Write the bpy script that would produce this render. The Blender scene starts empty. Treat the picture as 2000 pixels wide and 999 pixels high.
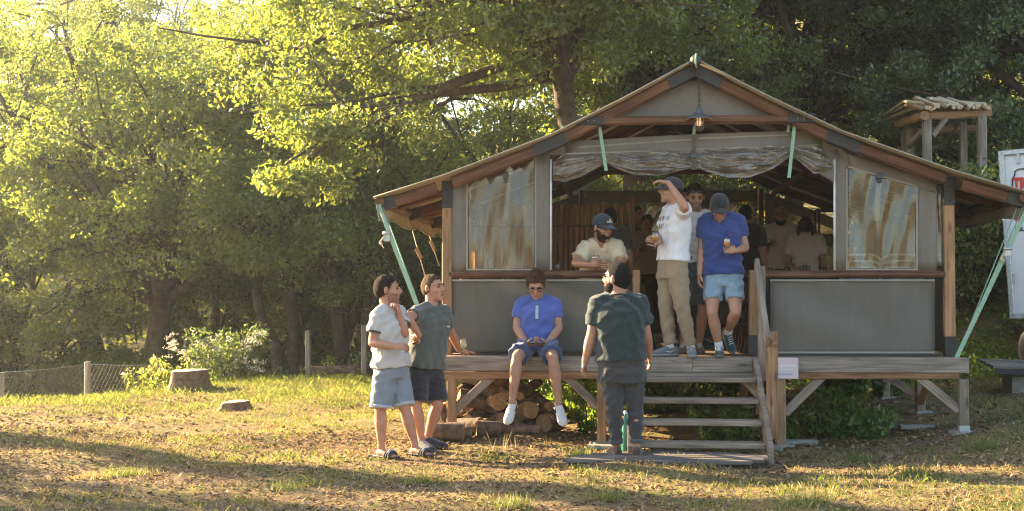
import bpy, bmesh, math, random
import numpy as np
from mathutils import Vector, Matrix, Euler, noise

R = math.radians
SC = bpy.context.scene
COL = SC.collection
rnd = random.Random(7)

# ------------------------------------------------------------------ camera
YAW, PITCH, FPX = R(4.58), R(1.64), 2496.0
CAM = Vector((0, 0, 1.5))
cd = bpy.data.cameras.new('camera')
cam = bpy.data.objects.new('camera', cd)
COL.objects.link(cam)
cam.location = CAM
cam.rotation_euler = (R(90) + PITCH, 0, YAW)
cd.sensor_width = 36.0
cd.lens = FPX / 2000 * 36
cd.clip_start = 0.1
cd.clip_end = 600
SC.camera = cam

# ------------------------------------------------------------------ sky and sun
SUN_AZ = R(60) + YAW      # left of the depth axis, beyond the tent
SUN_EL = R(19)
SUN_DIR = Vector((-math.sin(SUN_AZ) * math.cos(SUN_EL), math.cos(SUN_AZ) * math.cos(SUN_EL), math.sin(SUN_EL)))
W = bpy.data.worlds.new('World')
SC.world = W
W.use_nodes = True
wn = W.node_tree
sky = wn.nodes.new('ShaderNodeTexSky')
sky.sky_type = 'NISHITA'
sky.sun_disc = False
sky.sun_elevation = SUN_EL
sky.sun_rotation = -SUN_AZ
sky.air_density = 1.0
sky.dust_density = 1.5
bg = wn.nodes['Background']
bg.inputs['Strength'].default_value = 0.08
wn.links.new(sky.outputs[0], bg.inputs[0])
sl = bpy.data.lights.new('sun', 'SUN')
sl.energy = 5.0
sl.angle = R(0.6)
sl.color = (1.0, 0.80, 0.52)
so = bpy.data.objects.new('sun', sl)
COL.objects.link(so)
so.rotation_euler = SUN_DIR.to_track_quat('Z', 'Y').to_euler()
so.location = (-10, 10, 20)

vs = SC.view_settings
vs.view_transform = 'Standard'
vs.look = 'None'
vs.exposure = 2.88
vs.use_white_balance = True
vs.white_balance_temperature = 6850
vs.gamma = 1.0
vs.use_curve_mapping = False
cy = SC.cycles
cy.use_denoising = True
cy.filter_width = 1.1
cy.max_bounces = 8
cy.diffuse_bounces = 3
cy.glossy_bounces = 3
cy.transmission_bounces = 6
cy.transparent_max_bounces = 10
cy.volume_bounces = 0
cy.sample_clamp_indirect = 4.0
cy.caustics_reflective = False
cy.caustics_refractive = False

# ------------------------------------------------------------------ pixels to places
_rot = cam.rotation_euler.to_matrix()
def ray(px, py):
    return _rot @ Vector(((px - 1000) / FPX, -(py - 499.5) / FPX, -1.0))
def P(px, py, Y):
    "point of the photograph's pixel on the plane y = Y"
    d = ray(px, py)
    return CAM + d * (Y / d.y)
def S(px, Y):
    "pixels per metre"
    return FPX / (P(px, 571, Y) - CAM).dot(_rot @ Vector((0, 0, -1)))

# ------------------------------------------------------------------ terrain
def sstep(a, b, x):
    t = np.clip((x - a) / (b - a), 0, 1)
    return t * t * (3 - 2 * t)
def hgt(X, Y):
    X = np.asarray(X, float); Y = np.asarray(Y, float)
    z = 0.11 * np.logaddexp(0, (X - 2.0) * 3) / 3 * sstep(30, 12, Y)
    # bank behind and to the right of the tent
    v = Y - 18.6 + 0.10 * (X - 4.5)
    bank = 2.3 * sstep(0, 4.6, v) + 0.10 * sstep(-4.0, 0, v) + 0.03 * np.clip(v - 4, 0, 60)
    z = z + bank * sstep(-4.2, 1.5, X - 0.15 * (Y - 20))
    # the meadow on the left ends in a crest and drops
    u = (Y - (22.0 + (X + 4.4) * 1.25)) / 1.6
    u = np.where(X > -4.4, Y - 22.2 - (X + 4.4) * 0.5, u)
    drop = 2.3 * sstep(-0.6, 4.5, u)
    z = z - drop * sstep(3.5, -3.5, X - 0.15 * (Y - 20))
    z = z + 0.10 * sstep(14, 20, Y) * sstep(-1.5, -5, X)
    # wooded hillside far behind
    z = z + 13 * sstep(42, 74, Y) + 0.0 * X
    z = z + 0.035 * np.sin(X * 1.1 + 0.7 * Y) + 0.02 * np.sin(2.3 * X - 1.7 * Y + 1)
    return z
def gz(x, y):
    return float(hgt(x, y))
def G(px, py):
    "point on the ground under a pixel"
    d = ray(px, py)
    t = 3.0
    while t < 120:
        p = CAM + d * t
        if p.z <= gz(p.x, p.y):
            return Vector((p.x, p.y, gz(p.x, p.y)))
        t += 0.02
    return CAM + d * 30

# ------------------------------------------------------------------ objects
def empty(name, loc=(0, 0, 0), rz=0.0):
    o = bpy.data.objects.new(name, None)
    o.empty_display_size = 0.1
    COL.objects.link(o)
    o.location = loc
    o.rotation_euler = (0, 0, rz)
    return o
def tag(o, label=None, cat=None, group=None, kind=None):
    if label: o['label'] = label
    if cat: o['category'] = cat
    if group: o['group'] = group
    if kind: o['kind'] = kind
    return o
def root_of(o):
    m = Matrix.Translation(o.location) @ o.rotation_euler.to_matrix().to_4x4()
    return m if o.parent is None else root_of(o.parent) @ o.matrix_parent_inverse @ m
def link(name, me, parent=None, world=True):
    "mesh object; with world=True the mesh is given in world coordinates"
    o = bpy.data.objects.new(name, me)
    COL.objects.link(o)
    if parent is not None:
        o.parent = parent
        if world:
            o.matrix_parent_inverse = root_of(parent).inverted()
    return o
def copy_tree(o, parent=None):
    c = o.copy(); COL.objects.link(c)
    if parent is not None: c.parent = parent
    for ch in list(o.children):
        copy_tree(ch, c)
    return c

class MB:
    "collects primitives into one mesh, with a grain UV (u along, v across, metres)"
    def __init__(s):
        s.v = []; s.f = []; s.uv = []; s.mi = []; s.sm = []
    def add(s, verts, faces, uvs=None, mi=0, smooth=False):
        b = len(s.v)
        s.v += [tuple(x) for x in verts]
        for k, f in enumerate(faces):
            s.f.append(tuple(b + i for i in f))
            s.uv.append(uvs[k] if uvs else [(0, 0)] * len(f))
            s.mi.append(mi); s.sm.append(smooth)
        return s
    def beam(s, p0, p1, w, h, up=(0, 0, 1), ch=0.006, mi=0, j=0.0):
        "chamfered timber from p0 to p1, w across, h along up"
        p0 = Vector(p0); p1 = Vector(p1)
        d = p1 - p0; L = d.length; d.normalize()
        u = Vector(up); x = d.cross(u)
        if x.length < 1e-4: x = d.cross(Vector((0, 1, 0)))
        x.normalize(); u = x.cross(d).normalized()
        a, b = w / 2, h / 2
        c = min(ch, a * .6, b * .6)
        prof = [(-a + c, -b), (a - c, -b), (a, -b + c), (a, b - c), (a - c, b), (-a + c, b), (-a, b - c), (-a, -b + c)]
        n = 8
        segs = max(1, int(L / 0.5)) if j > 0 else 1
        off = rnd.uniform(0, 50); offv = rnd.uniform(0, 20)
        V = []
        for k in range(segs + 1):
            t = k / segs
            q = p0.lerp(p1, t)
            dj = x * rnd.uniform(-j, j) + u * rnd.uniform(-j, j) if 0 < k < segs else Vector((0, 0, 0))
            for (pa, pb) in prof: V.append(q + dj + x * pa + u * pb)
        per = [0]
        for i in range(n):
            A = prof[i]; B = prof[(i + 1) % n]
            per.append(per[-1] + math.hypot(A[0] - B[0], A[1] - B[1]))
        F = []; U = []
        for k in range(segs):
            for i in range(n):
                i2 = (i + 1) % n
                F.append((k * n + i, k * n + i2, (k + 1) * n + i2, (k + 1) * n + i))
                u0, u1 = off + L * k / segs, off + L * (k + 1) / segs
                U.append([(u0, offv + per[i]), (u0, offv + per[i + 1]), (u1, offv + per[i + 1]), (u1, offv + per[i])])
        F.append(tuple(range(n - 1, -1, -1)))
        U.append([(off + prof[i][1], offv + prof[i][0]) for i in range(n - 1, -1, -1)])
        F.append(tuple(segs * n + i for i in range(n)))
        U.append([(off + prof[i][1], offv + prof[i][0]) for i in range(n)])
        F = [f[::-1] for f in F]; U = [t[::-1] for t in U]
        return s.add(V, F, U, mi)
    def box(s, c, size, rz=0.0, ch=0.004, mi=0):
        c = Vector(c); sx, sy, sz = size
        m = Matrix.Rotation(rz, 3, 'Z')
        return s.beam(c + m @ Vector((-sx / 2, 0, 0)), c + m @ Vector((sx / 2, 0, 0)), sy, sz, (0, 0, 1), ch, mi)
    def tube(s, pts, rad, n=8, mi=0, cap=True, smooth=True, flat=None):
        "round tube along pts; rad number or list; flat=(a,b) ellipse scale"
        pts = [Vector(p) for p in pts]
        if not isinstance(rad, (list, tuple)): rad = [rad] * len(pts)
        V = []; F = []; U = []
        prev = None; L = rnd.uniform(0, 30)
        Ls = []
        for k, p in enumerate(pts):
            d = (pts[min(k + 1, len(pts) - 1)] - pts[max(k - 1, 0)])
            if d.length < 1e-9: d = Vector((0, 0, 1))
            d.normalize()
            if prev is None:
                x = d.cross(Vector((0, 0, 1)))
                if x.length < 0.05: x = d.cross(Vector((0, 1, 0)))
            else:
                x = prev - d * prev.dot(d)
            x.normalize(); prev = x
            y = d.cross(x)
            if k: L += (p - pts[k - 1]).length
            Ls.append(L)
            for i in range(n):
                a = 2 * math.pi * i / n
                fa, fb = flat if flat else (1, 1)
                V.append(p + (x * math.cos(a) * fa + y * math.sin(a) * fb) * rad[k])
        rr = sum(rad) / len(rad)
        for k in range(len(pts) - 1):
            for i in range(n):
                i2 = (i + 1) % n
                F.append((k * n + i, k * n + i2, (k + 1) * n + i2, (k + 1) * n + i))
                va, vb = i / n * 6.283 * rr, (i + 1) / n * 6.283 * rr
                U.append([(Ls[k], va), (Ls[k], vb), (Ls[k + 1], vb), (Ls[k + 1], va)])
        s.add(V, F, U, mi, smooth)
        if cap:
            b = len(s.v) - len(V)
            m = (len(pts) - 1) * n
            s.f.append(tuple(b + i for i in range(n - 1, -1, -1))); s.f.append(tuple(b + m + i for i in range(n)))
            for _ in range(2):
                s.uv.append([(math.cos(i) * .01, math.sin(i) * .01) for i in range(n)]); s.mi.append(mi); s.sm.append(False)
        return s
    def lathe(s, prof, c=(0, 0, 0), n=16, mi=0, smooth=True, m=None):
        "prof: list of (r, z)"
        c = Vector(c); V = []; F = []
        for (r, z) in prof:
            for i in range(n):
                a = 2 * math.pi * i / n
                p = Vector((r * math.cos(a), r * math.sin(a), z))
                V.append(c + (m @ p if m else p))
        for k in range(len(prof) - 1):
            for i in range(n):
                i2 = (i + 1) % n
                F.append((k * n + i, k * n + i2, (k + 1) * n + i2, (k + 1) * n + i))
        return s.add(V, F, None, mi, smooth)
    def sphere(s, c, r, n=10, mi=0, m=None, smooth=True):
        "ellipsoid; r number or 3-tuple; m optional 3x3 rotation"
        if not isinstance(r, (list, tuple)): r = (r, r, r)
        c = Vector(c); V = []; F = []
        h = max(4, n // 2 + 1)
        for k in range(h + 1):
            t = math.pi * k / h
            for i in range(n):
                a = 2 * math.pi * i / n
                p = Vector((r[0] * math.sin(t) * math.cos(a), r[1] * math.sin(t) * math.sin(a), -r[2] * math.cos(t)))
                V.append(c + (m @ p if m else p))
        for k in range(h):
            for i in range(n):
                i2 = (i + 1) % n
                if k == 0: F.append((i, (k + 1) * n + i2, (k + 1) * n + i))
                elif k == h - 1: F.append((k * n + i, k * n + i2, (k + 1) * n + i))
                else: F.append((k * n + i, k * n + i2, (k + 1) * n + i2, (k + 1) * n + i))
        return s.add(V, F, None, mi, smooth)
    def sheet(s, p00, p10, p11, p01, nu=1, nv=1, th=0.004, disp=None, mi=0, smooth=True):
        "bilinear sheet with thickness; disp(u,v)->offset along the normal (or vector)"
        p00, p10, p11, p01 = map(Vector, (p00, p10, p11, p01))
        nrm = (p10 - p00).cross(p01 - p00)
        if nrm.length < 1e-9: nrm = (p11 - p10).cross(p01 - p11)
        nrm.normalize()
        V = []; T = []
        W_ = (p10 - p00).length; H_ = (p01 - p00).length
        for side in (1, -1):
            for j in range(nv + 1):
                for i in range(nu + 1):
                    u, v = i / nu, j / nv
                    p = (p00 * (1 - u) + p10 * u) * (1 - v) + (p01 * (1 - u) + p11 * u) * v
                    o = Vector((0, 0, 0))
                    if disp:
                        q = disp(u, v); o = q if isinstance(q, Vector) else nrm * q
                    V.append(p + o + nrm * (side * th / 2)); T.append((u * W_, v * H_))
        N = (nu + 1) * (nv + 1); F = []
        idx = lambda i, j, k: k * N + j * (nu + 1) + i
        for j in range(nv):
            for i in range(nu):
                F.append((idx(i, j, 0), idx(i + 1, j, 0), idx(i + 1, j + 1, 0), idx(i, j + 1, 0)))
                F.append((idx(i, j, 1), idx(i, j + 1, 1), idx(i + 1, j + 1, 1), idx(i + 1, j, 1)))
        for i in range(nu):
            F.append((idx(i, 0, 0), idx(i, 0, 1), idx(i + 1, 0, 1), idx(i + 1, 0, 0)))
            F.append((idx(i, nv, 0), idx(i + 1, nv, 0), idx(i + 1, nv, 1), idx(i, nv, 1)))
        for j in range(nv):
            F.append((idx(0, j, 0), idx(0, j + 1, 0), idx(0, j + 1, 1), idx(0, j, 1)))
            F.append((idx(nu, j, 0), idx(nu, j, 1), idx(nu, j + 1, 1), idx(nu, j + 1, 0)))
        return s.add(V, F, [[T[i] for i in f] for f in F], mi, smooth and disp is not None)
    def prism(s, pts, off, mi=0):
        "polygon pts extruded by vector off"
        pts = [Vector(p) for p in pts]; off = Vector(off); n = len(pts)
        V = pts + [p + off for p in pts]
        F = [tuple(range(n - 1, -1, -1)), tuple(range(n, 2 * n))] + [(i, (i + 1) % n, n + (i + 1) % n, n + i) for i in range(n)]
        return s.add(V, F, [[(V[i].x, V[i].z) for i in f] for f in F], mi)
    def mesh(s, name, mats):
        me = bpy.data.meshes.new(name)
        me.from_pydata(s.v, [], s.f)
        uvl = me.uv_layers.new(name='UVMap')
        flat = [c for f in s.uv for t in f for c in t]
        uvl.data.foreach_set('uv', flat)
        if not isinstance(mats, (list, tuple)): mats = [mats]
        for m in mats: me.materials.append(m)
        me.polygons.foreach_set('material_index', s.mi)
        me.polygons.foreach_set('use_smooth', s.sm)
        me.update()
        return me
    def build(s, name, mats, parent=None, world=True):
        return link(name, s.mesh(name, mats), parent, world)

# ------------------------------------------------------------------ materials
MATS = {}
def _new(name):
    m = bpy.data.materials.new(name); m.use_nodes = True
    n = m.node_tree
    b = n.nodes['Principled BSDF']
    MATS[name] = m
    return m, n, b
def rgba(c): return (c[0], c[1], c[2], 1)
def ramp(n, stops):
    r = n.nodes.new('ShaderNodeValToRGB')
    e = r.color_ramp.elements
    while len(e) < len(stops): e.new(0.5)
    for k, (p, c) in enumerate(stops):
        e[k].position = p; e[k].color = rgba(c)
    return r
def plain(name, col, rough=0.7, var=0.25, scale=8.0, bump=0.0, bscale=60.0, metal=0.0, rand=0.0, spec=0.4, sheen=0.0):
    "noise-mottled surface in object space"
    m, n, b = _new(name)
    tc = n.nodes.new('ShaderNodeTexCoord')
    nz = n.nodes.new('ShaderNodeTexNoise'); nz.inputs['Scale'].default_value = scale; nz.inputs['Detail'].default_value = 5
    n.links.new(tc.outputs['Object'], nz.inputs['Vector'])
    lo = [max(0, c * (1 - var)) for c in col]; hi = [min(1, c * (1 + var)) for c in col]
    r = ramp(n, [(0.3, lo), (0.7, hi)])
    n.links.new(nz.outputs['Fac'], r.inputs['Fac'])
    out = r.outputs['Color']
    if rand:
        oi = n.nodes.new('ShaderNodeObjectInfo'); hs = n.nodes.new('ShaderNodeHueSaturation')
        mr = n.nodes.new('ShaderNodeMapRange'); mr.inputs['To Min'].default_value = 1 - rand; mr.inputs['To Max'].default_value = 1 + rand
        n.links.new(oi.outputs['Random'], mr.inputs['Value']); n.links.new(mr.outputs[0], hs.inputs['Value'])
        n.links.new(out, hs.inputs['Color']); out = hs.outputs['Color']
    n.links.new(out, b.inputs['Base Color'])
    b.inputs['Roughness'].default_value = rough
    b.inputs['Metallic'].default_value = metal
    b.inputs['Specular IOR Level'].default_value = spec
    if sheen:
        b.inputs['Sheen Weight'].default_value = sheen; b.inputs['Sheen Roughness'].default_value = 0.6
    if bump:
        n2 = n.nodes.new('ShaderNodeTexNoise'); n2.inputs['Scale'].default_value = bscale; n2.inputs['Detail'].default_value = 3
        n.links.new(tc.outputs['Object'], n2.inputs['Vector'])
        bp = n.nodes.new('ShaderNodeBump'); bp.inputs['Strength'].default_value = bump; bp.inputs['Distance'].default_value = 0.02
        n.links.new(n2.outputs['Fac'], bp.inputs['Height']); n.links.new(bp.outputs[0], b.inputs['Normal'])
    return m
def wood(name, c_dark, c_mid, c_light, rough=0.7, grain=1.0, knots=True, rand=0.18, bump=0.25):
    "timber: grain along u"
    m, n, b = _new(name)
    uv = n.nodes.new('ShaderNodeUVMap'); uv.uv_map = 'UVMap'
    oi = n.nodes.new('ShaderNodeObjectInfo')
    ad = n.nodes.new('ShaderNodeVectorMath'); ad.operation = 'ADD'
    ml = n.nodes.new('ShaderNodeMath'); ml.operation = 'MULTIPLY'; ml.inputs[1].default_value = 37.0
    n.links.new(oi.outputs['Random'], ml.inputs[0])
    n.links.new(uv.outputs[0], ad.inputs[0]); n.links.new(ml.outputs[0], ad.inputs[1])
    mp = n.nodes.new('ShaderNodeMapping'); mp.inputs['Scale'].default_value = (1.1, 22 * grain, 1)
    n.links.new(ad.outputs[0], mp.inputs[0])
    nz = n.nodes.new('ShaderNodeTexNoise'); nz.inputs['Scale'].default_value = 2.0; nz.inputs['Detail'].default_value = 7; nz.inputs['Roughness'].default_value = 0.65
    nz.inputs['Distortion'].default_value = 0.6
    n.links.new(mp.outputs[0], nz.inputs['Vector'])
    r = ramp(n, [(0.30, c_dark), (0.5, c_mid), (0.72, c_light)])
    n.links.new(nz.outputs['Fac'], r.inputs['Fac'])
    out = r.outputs['Color']
    # broad stain
    mp2 = n.nodes.new('ShaderNodeMapping'); mp2.inputs['Scale'].default_value = (1.2, 5, 1)
    n.links.new(ad.outputs[0], mp2.inputs[0])
    n2 = n.nodes.new('ShaderNodeTexNoise'); n2.inputs['Scale'].default_value = 1.6; n2.inputs['Detail'].default_value = 4
    n.links.new(mp2.outputs[0], n2.inputs['Vector'])
    mr = n.nodes.new('ShaderNodeMapRange'); mr.inputs['From Min'].default_value = 0.3; mr.inputs['From Max'].default_value = 0.7
    mr.inputs['To Min'].default_value = 0.62; mr.inputs['To Max'].default_value = 1.18
    n.links.new(n2.outputs['Fac'], mr.inputs['Value'])
    mr2 = n.nodes.new('ShaderNodeMapRange'); mr2.inputs['To Min'].default_value = 1 - rand; mr2.inputs['To Max'].default_value = 1 + rand
    n.links.new(oi.outputs['Random'], mr2.inputs['Value'])
    mm = n.nodes.new('ShaderNodeMath'); mm.operation = 'MULTIPLY'
    n.links.new(mr.outputs[0], mm.inputs[0]); n.links.new(mr2.outputs[0], mm.inputs[1])
    val = mm.outputs[0]
    if knots:
        mp3 = n.nodes.new('ShaderNodeMapping'); mp3.inputs['Scale'].default_value = (2.0, 6.5, 1)
        n.links.new(ad.outputs[0], mp3.inputs[0])
        vo = n.nodes.new('ShaderNodeTexVoronoi'); vo.inputs['Scale'].default_value = 1.0
        n.links.new(mp3.outputs[0], vo.inputs['Vector'])
        kr = n.nodes.new('ShaderNodeMapRange'); kr.inputs['From Min'].default_value = 0.05; kr.inputs['From Max'].default_value = 0.16
        kr.inputs['To Min'].default_value = 0.4; kr.inputs['To Max'].default_value = 1.0
        n.links.new(vo.outputs['Distance'], kr.inputs['Value'])
        m3 = n.nodes.new('ShaderNodeMath'); m3.operation = 'MULTIPLY'
        n.links.new(val, m3.inputs[0]); n.links.new(kr.outputs[0], m3.inputs[1]); val = m3.outputs[0]
    hs = n.nodes.new('ShaderNodeHueSaturation')
    n.links.new(val, hs.inputs['Value']); n.links.new(out, hs.inputs['Color'])
    n.links.new(hs.outputs[0], b.inputs['Base Color'])
    b.inputs['Roughness'].default_value = rough
    b.inputs['Specular IOR Level'].default_value = 0.3
    bp = n.nodes.new('ShaderNodeBump'); bp.inputs['Strength'].default_value = bump; bp.inputs['Distance'].default_value = 0.006
    n.links.new(nz.outputs['Fac'], bp.inputs['Height']); n.links.new(bp.outputs[0], b.inputs['Normal'])
    return m
def canvas(name, col, alpha=1.0, translucent=0.15, rough=0.85, weave=900.0, rand=0.0):
    "woven tent cloth / mesh: diffuse + translucent, optionally see-through"
    m, n, b = _new(name)
    n.nodes.remove(b)
    out = n.nodes['Material Output']
    tc = n.nodes.new('ShaderNodeTexCoord')
    nz = n.nodes.new('ShaderNodeTexNoise'); nz.inputs['Scale'].default_value = 1.3; nz.inputs['Detail'].default_value = 9
    n.links.new(tc.outputs['Object'], nz.inputs['Vector'])
    r = ramp(n, [(0.3, [c * .88 for c in col]), (0.7, [min(1, c * 1.1) for c in col])])
    n.links.new(nz.outputs['Fac'], r.inputs['Fac'])
    mp = n.nodes.new('ShaderNodeMapping'); mp.inputs['Scale'].default_value = (4, 4, 0.9)
    n.links.new(tc.outputs['Object'], mp.inputs[0])
    ns = n.nodes.new('ShaderNodeTexNoise'); ns.inputs['Scale'].default_value = 2.2; ns.inputs['Detail'].default_value = 8; ns.inputs['Roughness'].default_value = 0.7
    n.links.new(mp.outputs[0], ns.inputs['Vector'])
    mr = n.nodes.new('ShaderNodeMapRange'); mr.inputs['From Min'].default_value = 0.35; mr.inputs['From Max'].default_value = 0.72
    mr.inputs['To Min'].default_value = 0.92; mr.inputs['To Max'].default_value = 1.12
    n.links.new(ns.outputs['Fac'], mr.inputs['Value'])
    hs = n.nodes.new('ShaderNodeHueSaturation'); n.links.new(r.outputs[0], hs.inputs['Color']); n.links.new(mr.outputs[0], hs.inputs['Value'])
    r = hs
    df = n.nodes.new('ShaderNodeBsdfDiffuse'); tr = n.nodes.new('ShaderNodeBsdfTranslucent')
    mx = n.nodes.new('ShaderNodeMixShader'); mx.inputs[0].default_value = translucent
    n.links.new(r.outputs[0], df.inputs[0]); n.links.new(r.outputs[0], tr.inputs[0])
    n.links.new(df.outputs[0], mx.inputs[1]); n.links.new(tr.outputs[0], mx.inputs[2])
    gl = n.nodes.new('ShaderNodeBsdfGlossy'); gl.inputs['Roughness'].default_value = 0.45
    mg = n.nodes.new('ShaderNodeMixShader'); mg.inputs[0].default_value = 0.03
    n.links.new(mx.outputs[0], mg.inputs[1]); n.links.new(gl.outputs[0], mg.inputs[2])
    last = mg
    if alpha < 1:
        tp = n.nodes.new('ShaderNodeBsdfTransparent')
        ma = n.nodes.new('ShaderNodeMixShader'); ma.inputs[0].default_value = alpha
        n.links.new(tp.outputs[0], ma.inputs[1]); n.links.new(last.outputs[0], ma.inputs[2]); last = ma
    n.links.new(last.outputs[0], out.inputs[0])
    return m
def clear_plastic(name, tint=(0.93, 0.9, 0.84), gloss=0.045, haze=0.08, rough=0.05):
    "clear vinyl sheet: see-through, shiny, a little milky"
    m, n, b = _new(name)
    n.nodes.remove(b)
    out = n.nodes['Material Output']
    tp = n.nodes.new('ShaderNodeBsdfTransparent'); tp.inputs[0].default_value = rgba(tint)
    gl = n.nodes.new('ShaderNodeBsdfGlossy'); gl.inputs['Roughness'].default_value = rough
    df = n.nodes.new('ShaderNodeBsdfTranslucent'); df.inputs[0].default_value = (0.75, 0.7, 0.6, 1)
    d2 = n.nodes.new('ShaderNodeBsdfDiffuse'); d2.inputs[0].default_value = (0.6, 0.57, 0.5, 1)
    md = n.nodes.new('ShaderNodeMixShader'); n.links.new(df.outputs[0], md.inputs[1]); n.links.new(d2.outputs[0], md.inputs[2])
    tc = n.nodes.new('ShaderNodeTexCoord')
    nz = n.nodes.new('ShaderNodeTexNoise'); nz.inputs['Scale'].default_value = 6; nz.inputs['Detail'].default_value = 6
    n.links.new(tc.outputs['Object'], nz.inputs['Vector'])
    mr = n.nodes.new('ShaderNodeMapRange'); mr.inputs['From Min'].default_value = 0.35; mr.inputs['From Max'].default_value = 0.75
    mr.inputs['To Min'].default_value = haze * .5; mr.inputs['To Max'].default_value = haze * 2.0
    n.links.new(nz.outputs['Fac'], mr.inputs['Value'])
    m1 = n.nodes.new('ShaderNodeMixShader'); n.links.new(mr.outputs[0], m1.inputs[0])
    n.links.new(tp.outputs[0], m1.inputs[1]); n.links.new(md.outputs[0], m1.inputs[2])
    fr = n.nodes.new('ShaderNodeLayerWeight'); fr.inputs['Blend'].default_value = 0.12
    ad = n.nodes.new('ShaderNodeMath'); ad.operation = 'ADD'; ad.inputs[1].default_value = gloss; ad.use_clamp = True
    n.links.new(fr.outputs['Fresnel'], ad.inputs[0])
    m2 = n.nodes.new('ShaderNodeMixShader'); n.links.new(ad.outputs[0], m2.inputs[0])
    n.links.new(m1.outputs[0], m2.inputs[1]); n.links.new(gl.outputs[0], m2.inputs[2])
    n.links.new(m2.outputs[0], out.inputs[0])
    return m
def leafmat(name, col, trans, tmix=0.5, hue=0.03, val=0.35, gloss=0.06):
    "leaf: each leaf (mesh island) slightly different, light shines through"
    m, n, b = _new(name)
    n.nodes.remove(b)
    out = n.nodes['Material Output']
    ge = n.nodes.new('ShaderNodeNewGeometry')
    def vary(c):
        hs = n.nodes.new('ShaderNodeHueSaturation'); hs.inputs['Color'].default_value = rgba(c)
        a = n.nodes.new('ShaderNodeMapRange'); a.inputs['To Min'].default_value = 1 - val; a.inputs['To Max'].default_value = 1 + val
        n.links.new(ge.outputs['Random Per Island'], a.inputs['Value']); n.links.new(a.outputs[0], hs.inputs['Value'])
        ml = n.nodes.new('ShaderNodeMath'); ml.operation = 'MULTIPLY'; ml.inputs[1].default_value = 7.13
        fr = n.nodes.new('ShaderNodeMath'); fr.operation = 'FRACT'
        h = n.nodes.new('ShaderNodeMapRange'); h.inputs['To Min'].default_value = 0.5 - hue; h.inputs['To Max'].default_value = 0.5 + hue
        n.links.new(ge.outputs['Random Per Island'], ml.inputs[0]); n.links.new(ml.outputs[0], fr.inputs[0]); n.links.new(fr.outputs[0], h.inputs['Value'])
        n.links.new(h.outputs[0], hs.inputs['Hue'])
        return hs.outputs[0]
    df = n.nodes.new('ShaderNodeBsdfDiffuse'); tr = n.nodes.new('ShaderNodeBsdfTranslucent')
    n.links.new(vary(col), df.inputs[0]); n.links.new(vary(trans), tr.inputs[0])
    mx = n.nodes.new('ShaderNodeMixShader'); mx.inputs[0].default_value = tmix
    n.links.new(df.outputs[0], mx.inputs[1]); n.links.new(tr.outputs[0], mx.inputs[2])
    gl = n.nodes.new('ShaderNodeBsdfGlossy'); gl.inputs['Roughness'].default_value = 0.4
    mg = n.nodes.new('ShaderNodeMixShader'); mg.inputs[0].default_value = gloss
    n.links.new(mx.outputs[0], mg.inputs[1]); n.links.new(gl.outputs[0], mg.inputs[2])
    n.links.new(mg.outputs[0], out.inputs[0])
    return m
def glassmat(name, col=(1, 1, 1), rough=0.02):
    m, n, b = _new(name)
    b.inputs['Base Color'].default_value = rgba(col)
    b.inputs['Transmission Weight'].default_value = 1.0
    b.inputs['Roughness'].default_value = rough
    b.inputs['IOR'].default_value = 1.45
    return m
def cloth(name, col, var=0.10, fold=0.35):
    m = plain(name, col, 0.9, var, 14, fold, 22, spec=0.15, sheen=0.25)
    return m

M_frame = wood('tent_timber', (0.055, 0.024, 0.013), (0.135, 0.060, 0.030), (0.235, 0.118, 0.062), 0.6)
M_post = wood('post_timber', (0.22, 0.11, 0.05), (0.33, 0.185, 0.095), (0.42, 0.26, 0.15), 0.7)
M_grey = wood('weathered_timber', (0.13, 0.105, 0.085), (0.25, 0.205, 0.165), (0.37, 0.31, 0.255), 0.8)
M_beam = wood('beam_timber', (0.14, 0.06, 0.03), (0.30, 0.165, 0.085), (0.40, 0.26, 0.16), 0.75)
M_step = wood('step_timber', (0.15, 0.11, 0.08), (0.28, 0.215, 0.16), (0.39, 0.31, 0.24), 0.8)
M_floor = wood('floor_timber', (0.16, 0.10, 0.06), (0.28, 0.19, 0.12), (0.38, 0.27, 0.17), 0.7)
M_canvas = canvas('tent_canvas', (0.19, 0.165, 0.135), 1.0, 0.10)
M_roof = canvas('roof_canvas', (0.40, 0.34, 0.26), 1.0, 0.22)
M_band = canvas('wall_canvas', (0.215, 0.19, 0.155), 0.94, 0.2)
M_mesh = canvas('screen_mesh', (0.155, 0.145, 0.12), 0.86, 0.25)
M_mesh2 = canvas('screen_mesh_dense', (0.165, 0.15, 0.125), 0.965, 0.2)
M_hem = canvas('hem_tape', (0.31, 0.285, 0.24), 1.0, 0.1)
M_clear = clear_plastic('clear_vinyl')
M_roll = clear_plastic('rolled_vinyl', (0.80, 0.73, 0.62), 0.09, 0.26, 0.10)
M_dark = plain('dark_steel', (0.028, 0.025, 0.024), 0.55, 0.2, 20, spec=0.5)
M_galv = plain('galvanised_steel', (0.45, 0.47, 0.47), 0.45, 0.2, 30, metal=0.6)
M_strap = plain('green_webbing', (0.25, 0.39, 0.28), 0.75, 0.15, 40)
M_rope = plain('rope', (0.5, 0.42, 0.3), 0.9, 0.2, 40)
M_white = plain('white_paint', (0.72, 0.71, 0.69), 0.45, 0.07, 3)
M_black = plain('black_rubber', (0.02, 0.02, 0.02), 0.7, 0.2)
M_bark = plain('bark', (0.075, 0.052, 0.036), 0.95, 0.5, 7, 0.9, 22)
M_cut = plain('cut_wood', (0.34, 0.19, 0.09), 0.8, 0.3, 25)
M_stumpcut = plain('dry_cut_wood', (0.50, 0.38, 0.24), 0.85, 0.25, 25)
M_bamboo = wood('bamboo', (0.12, 0.052, 0.024), (0.23, 0.108, 0.05), (0.33, 0.17, 0.085), 0.45, 0.6, False, 0.3)
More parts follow.
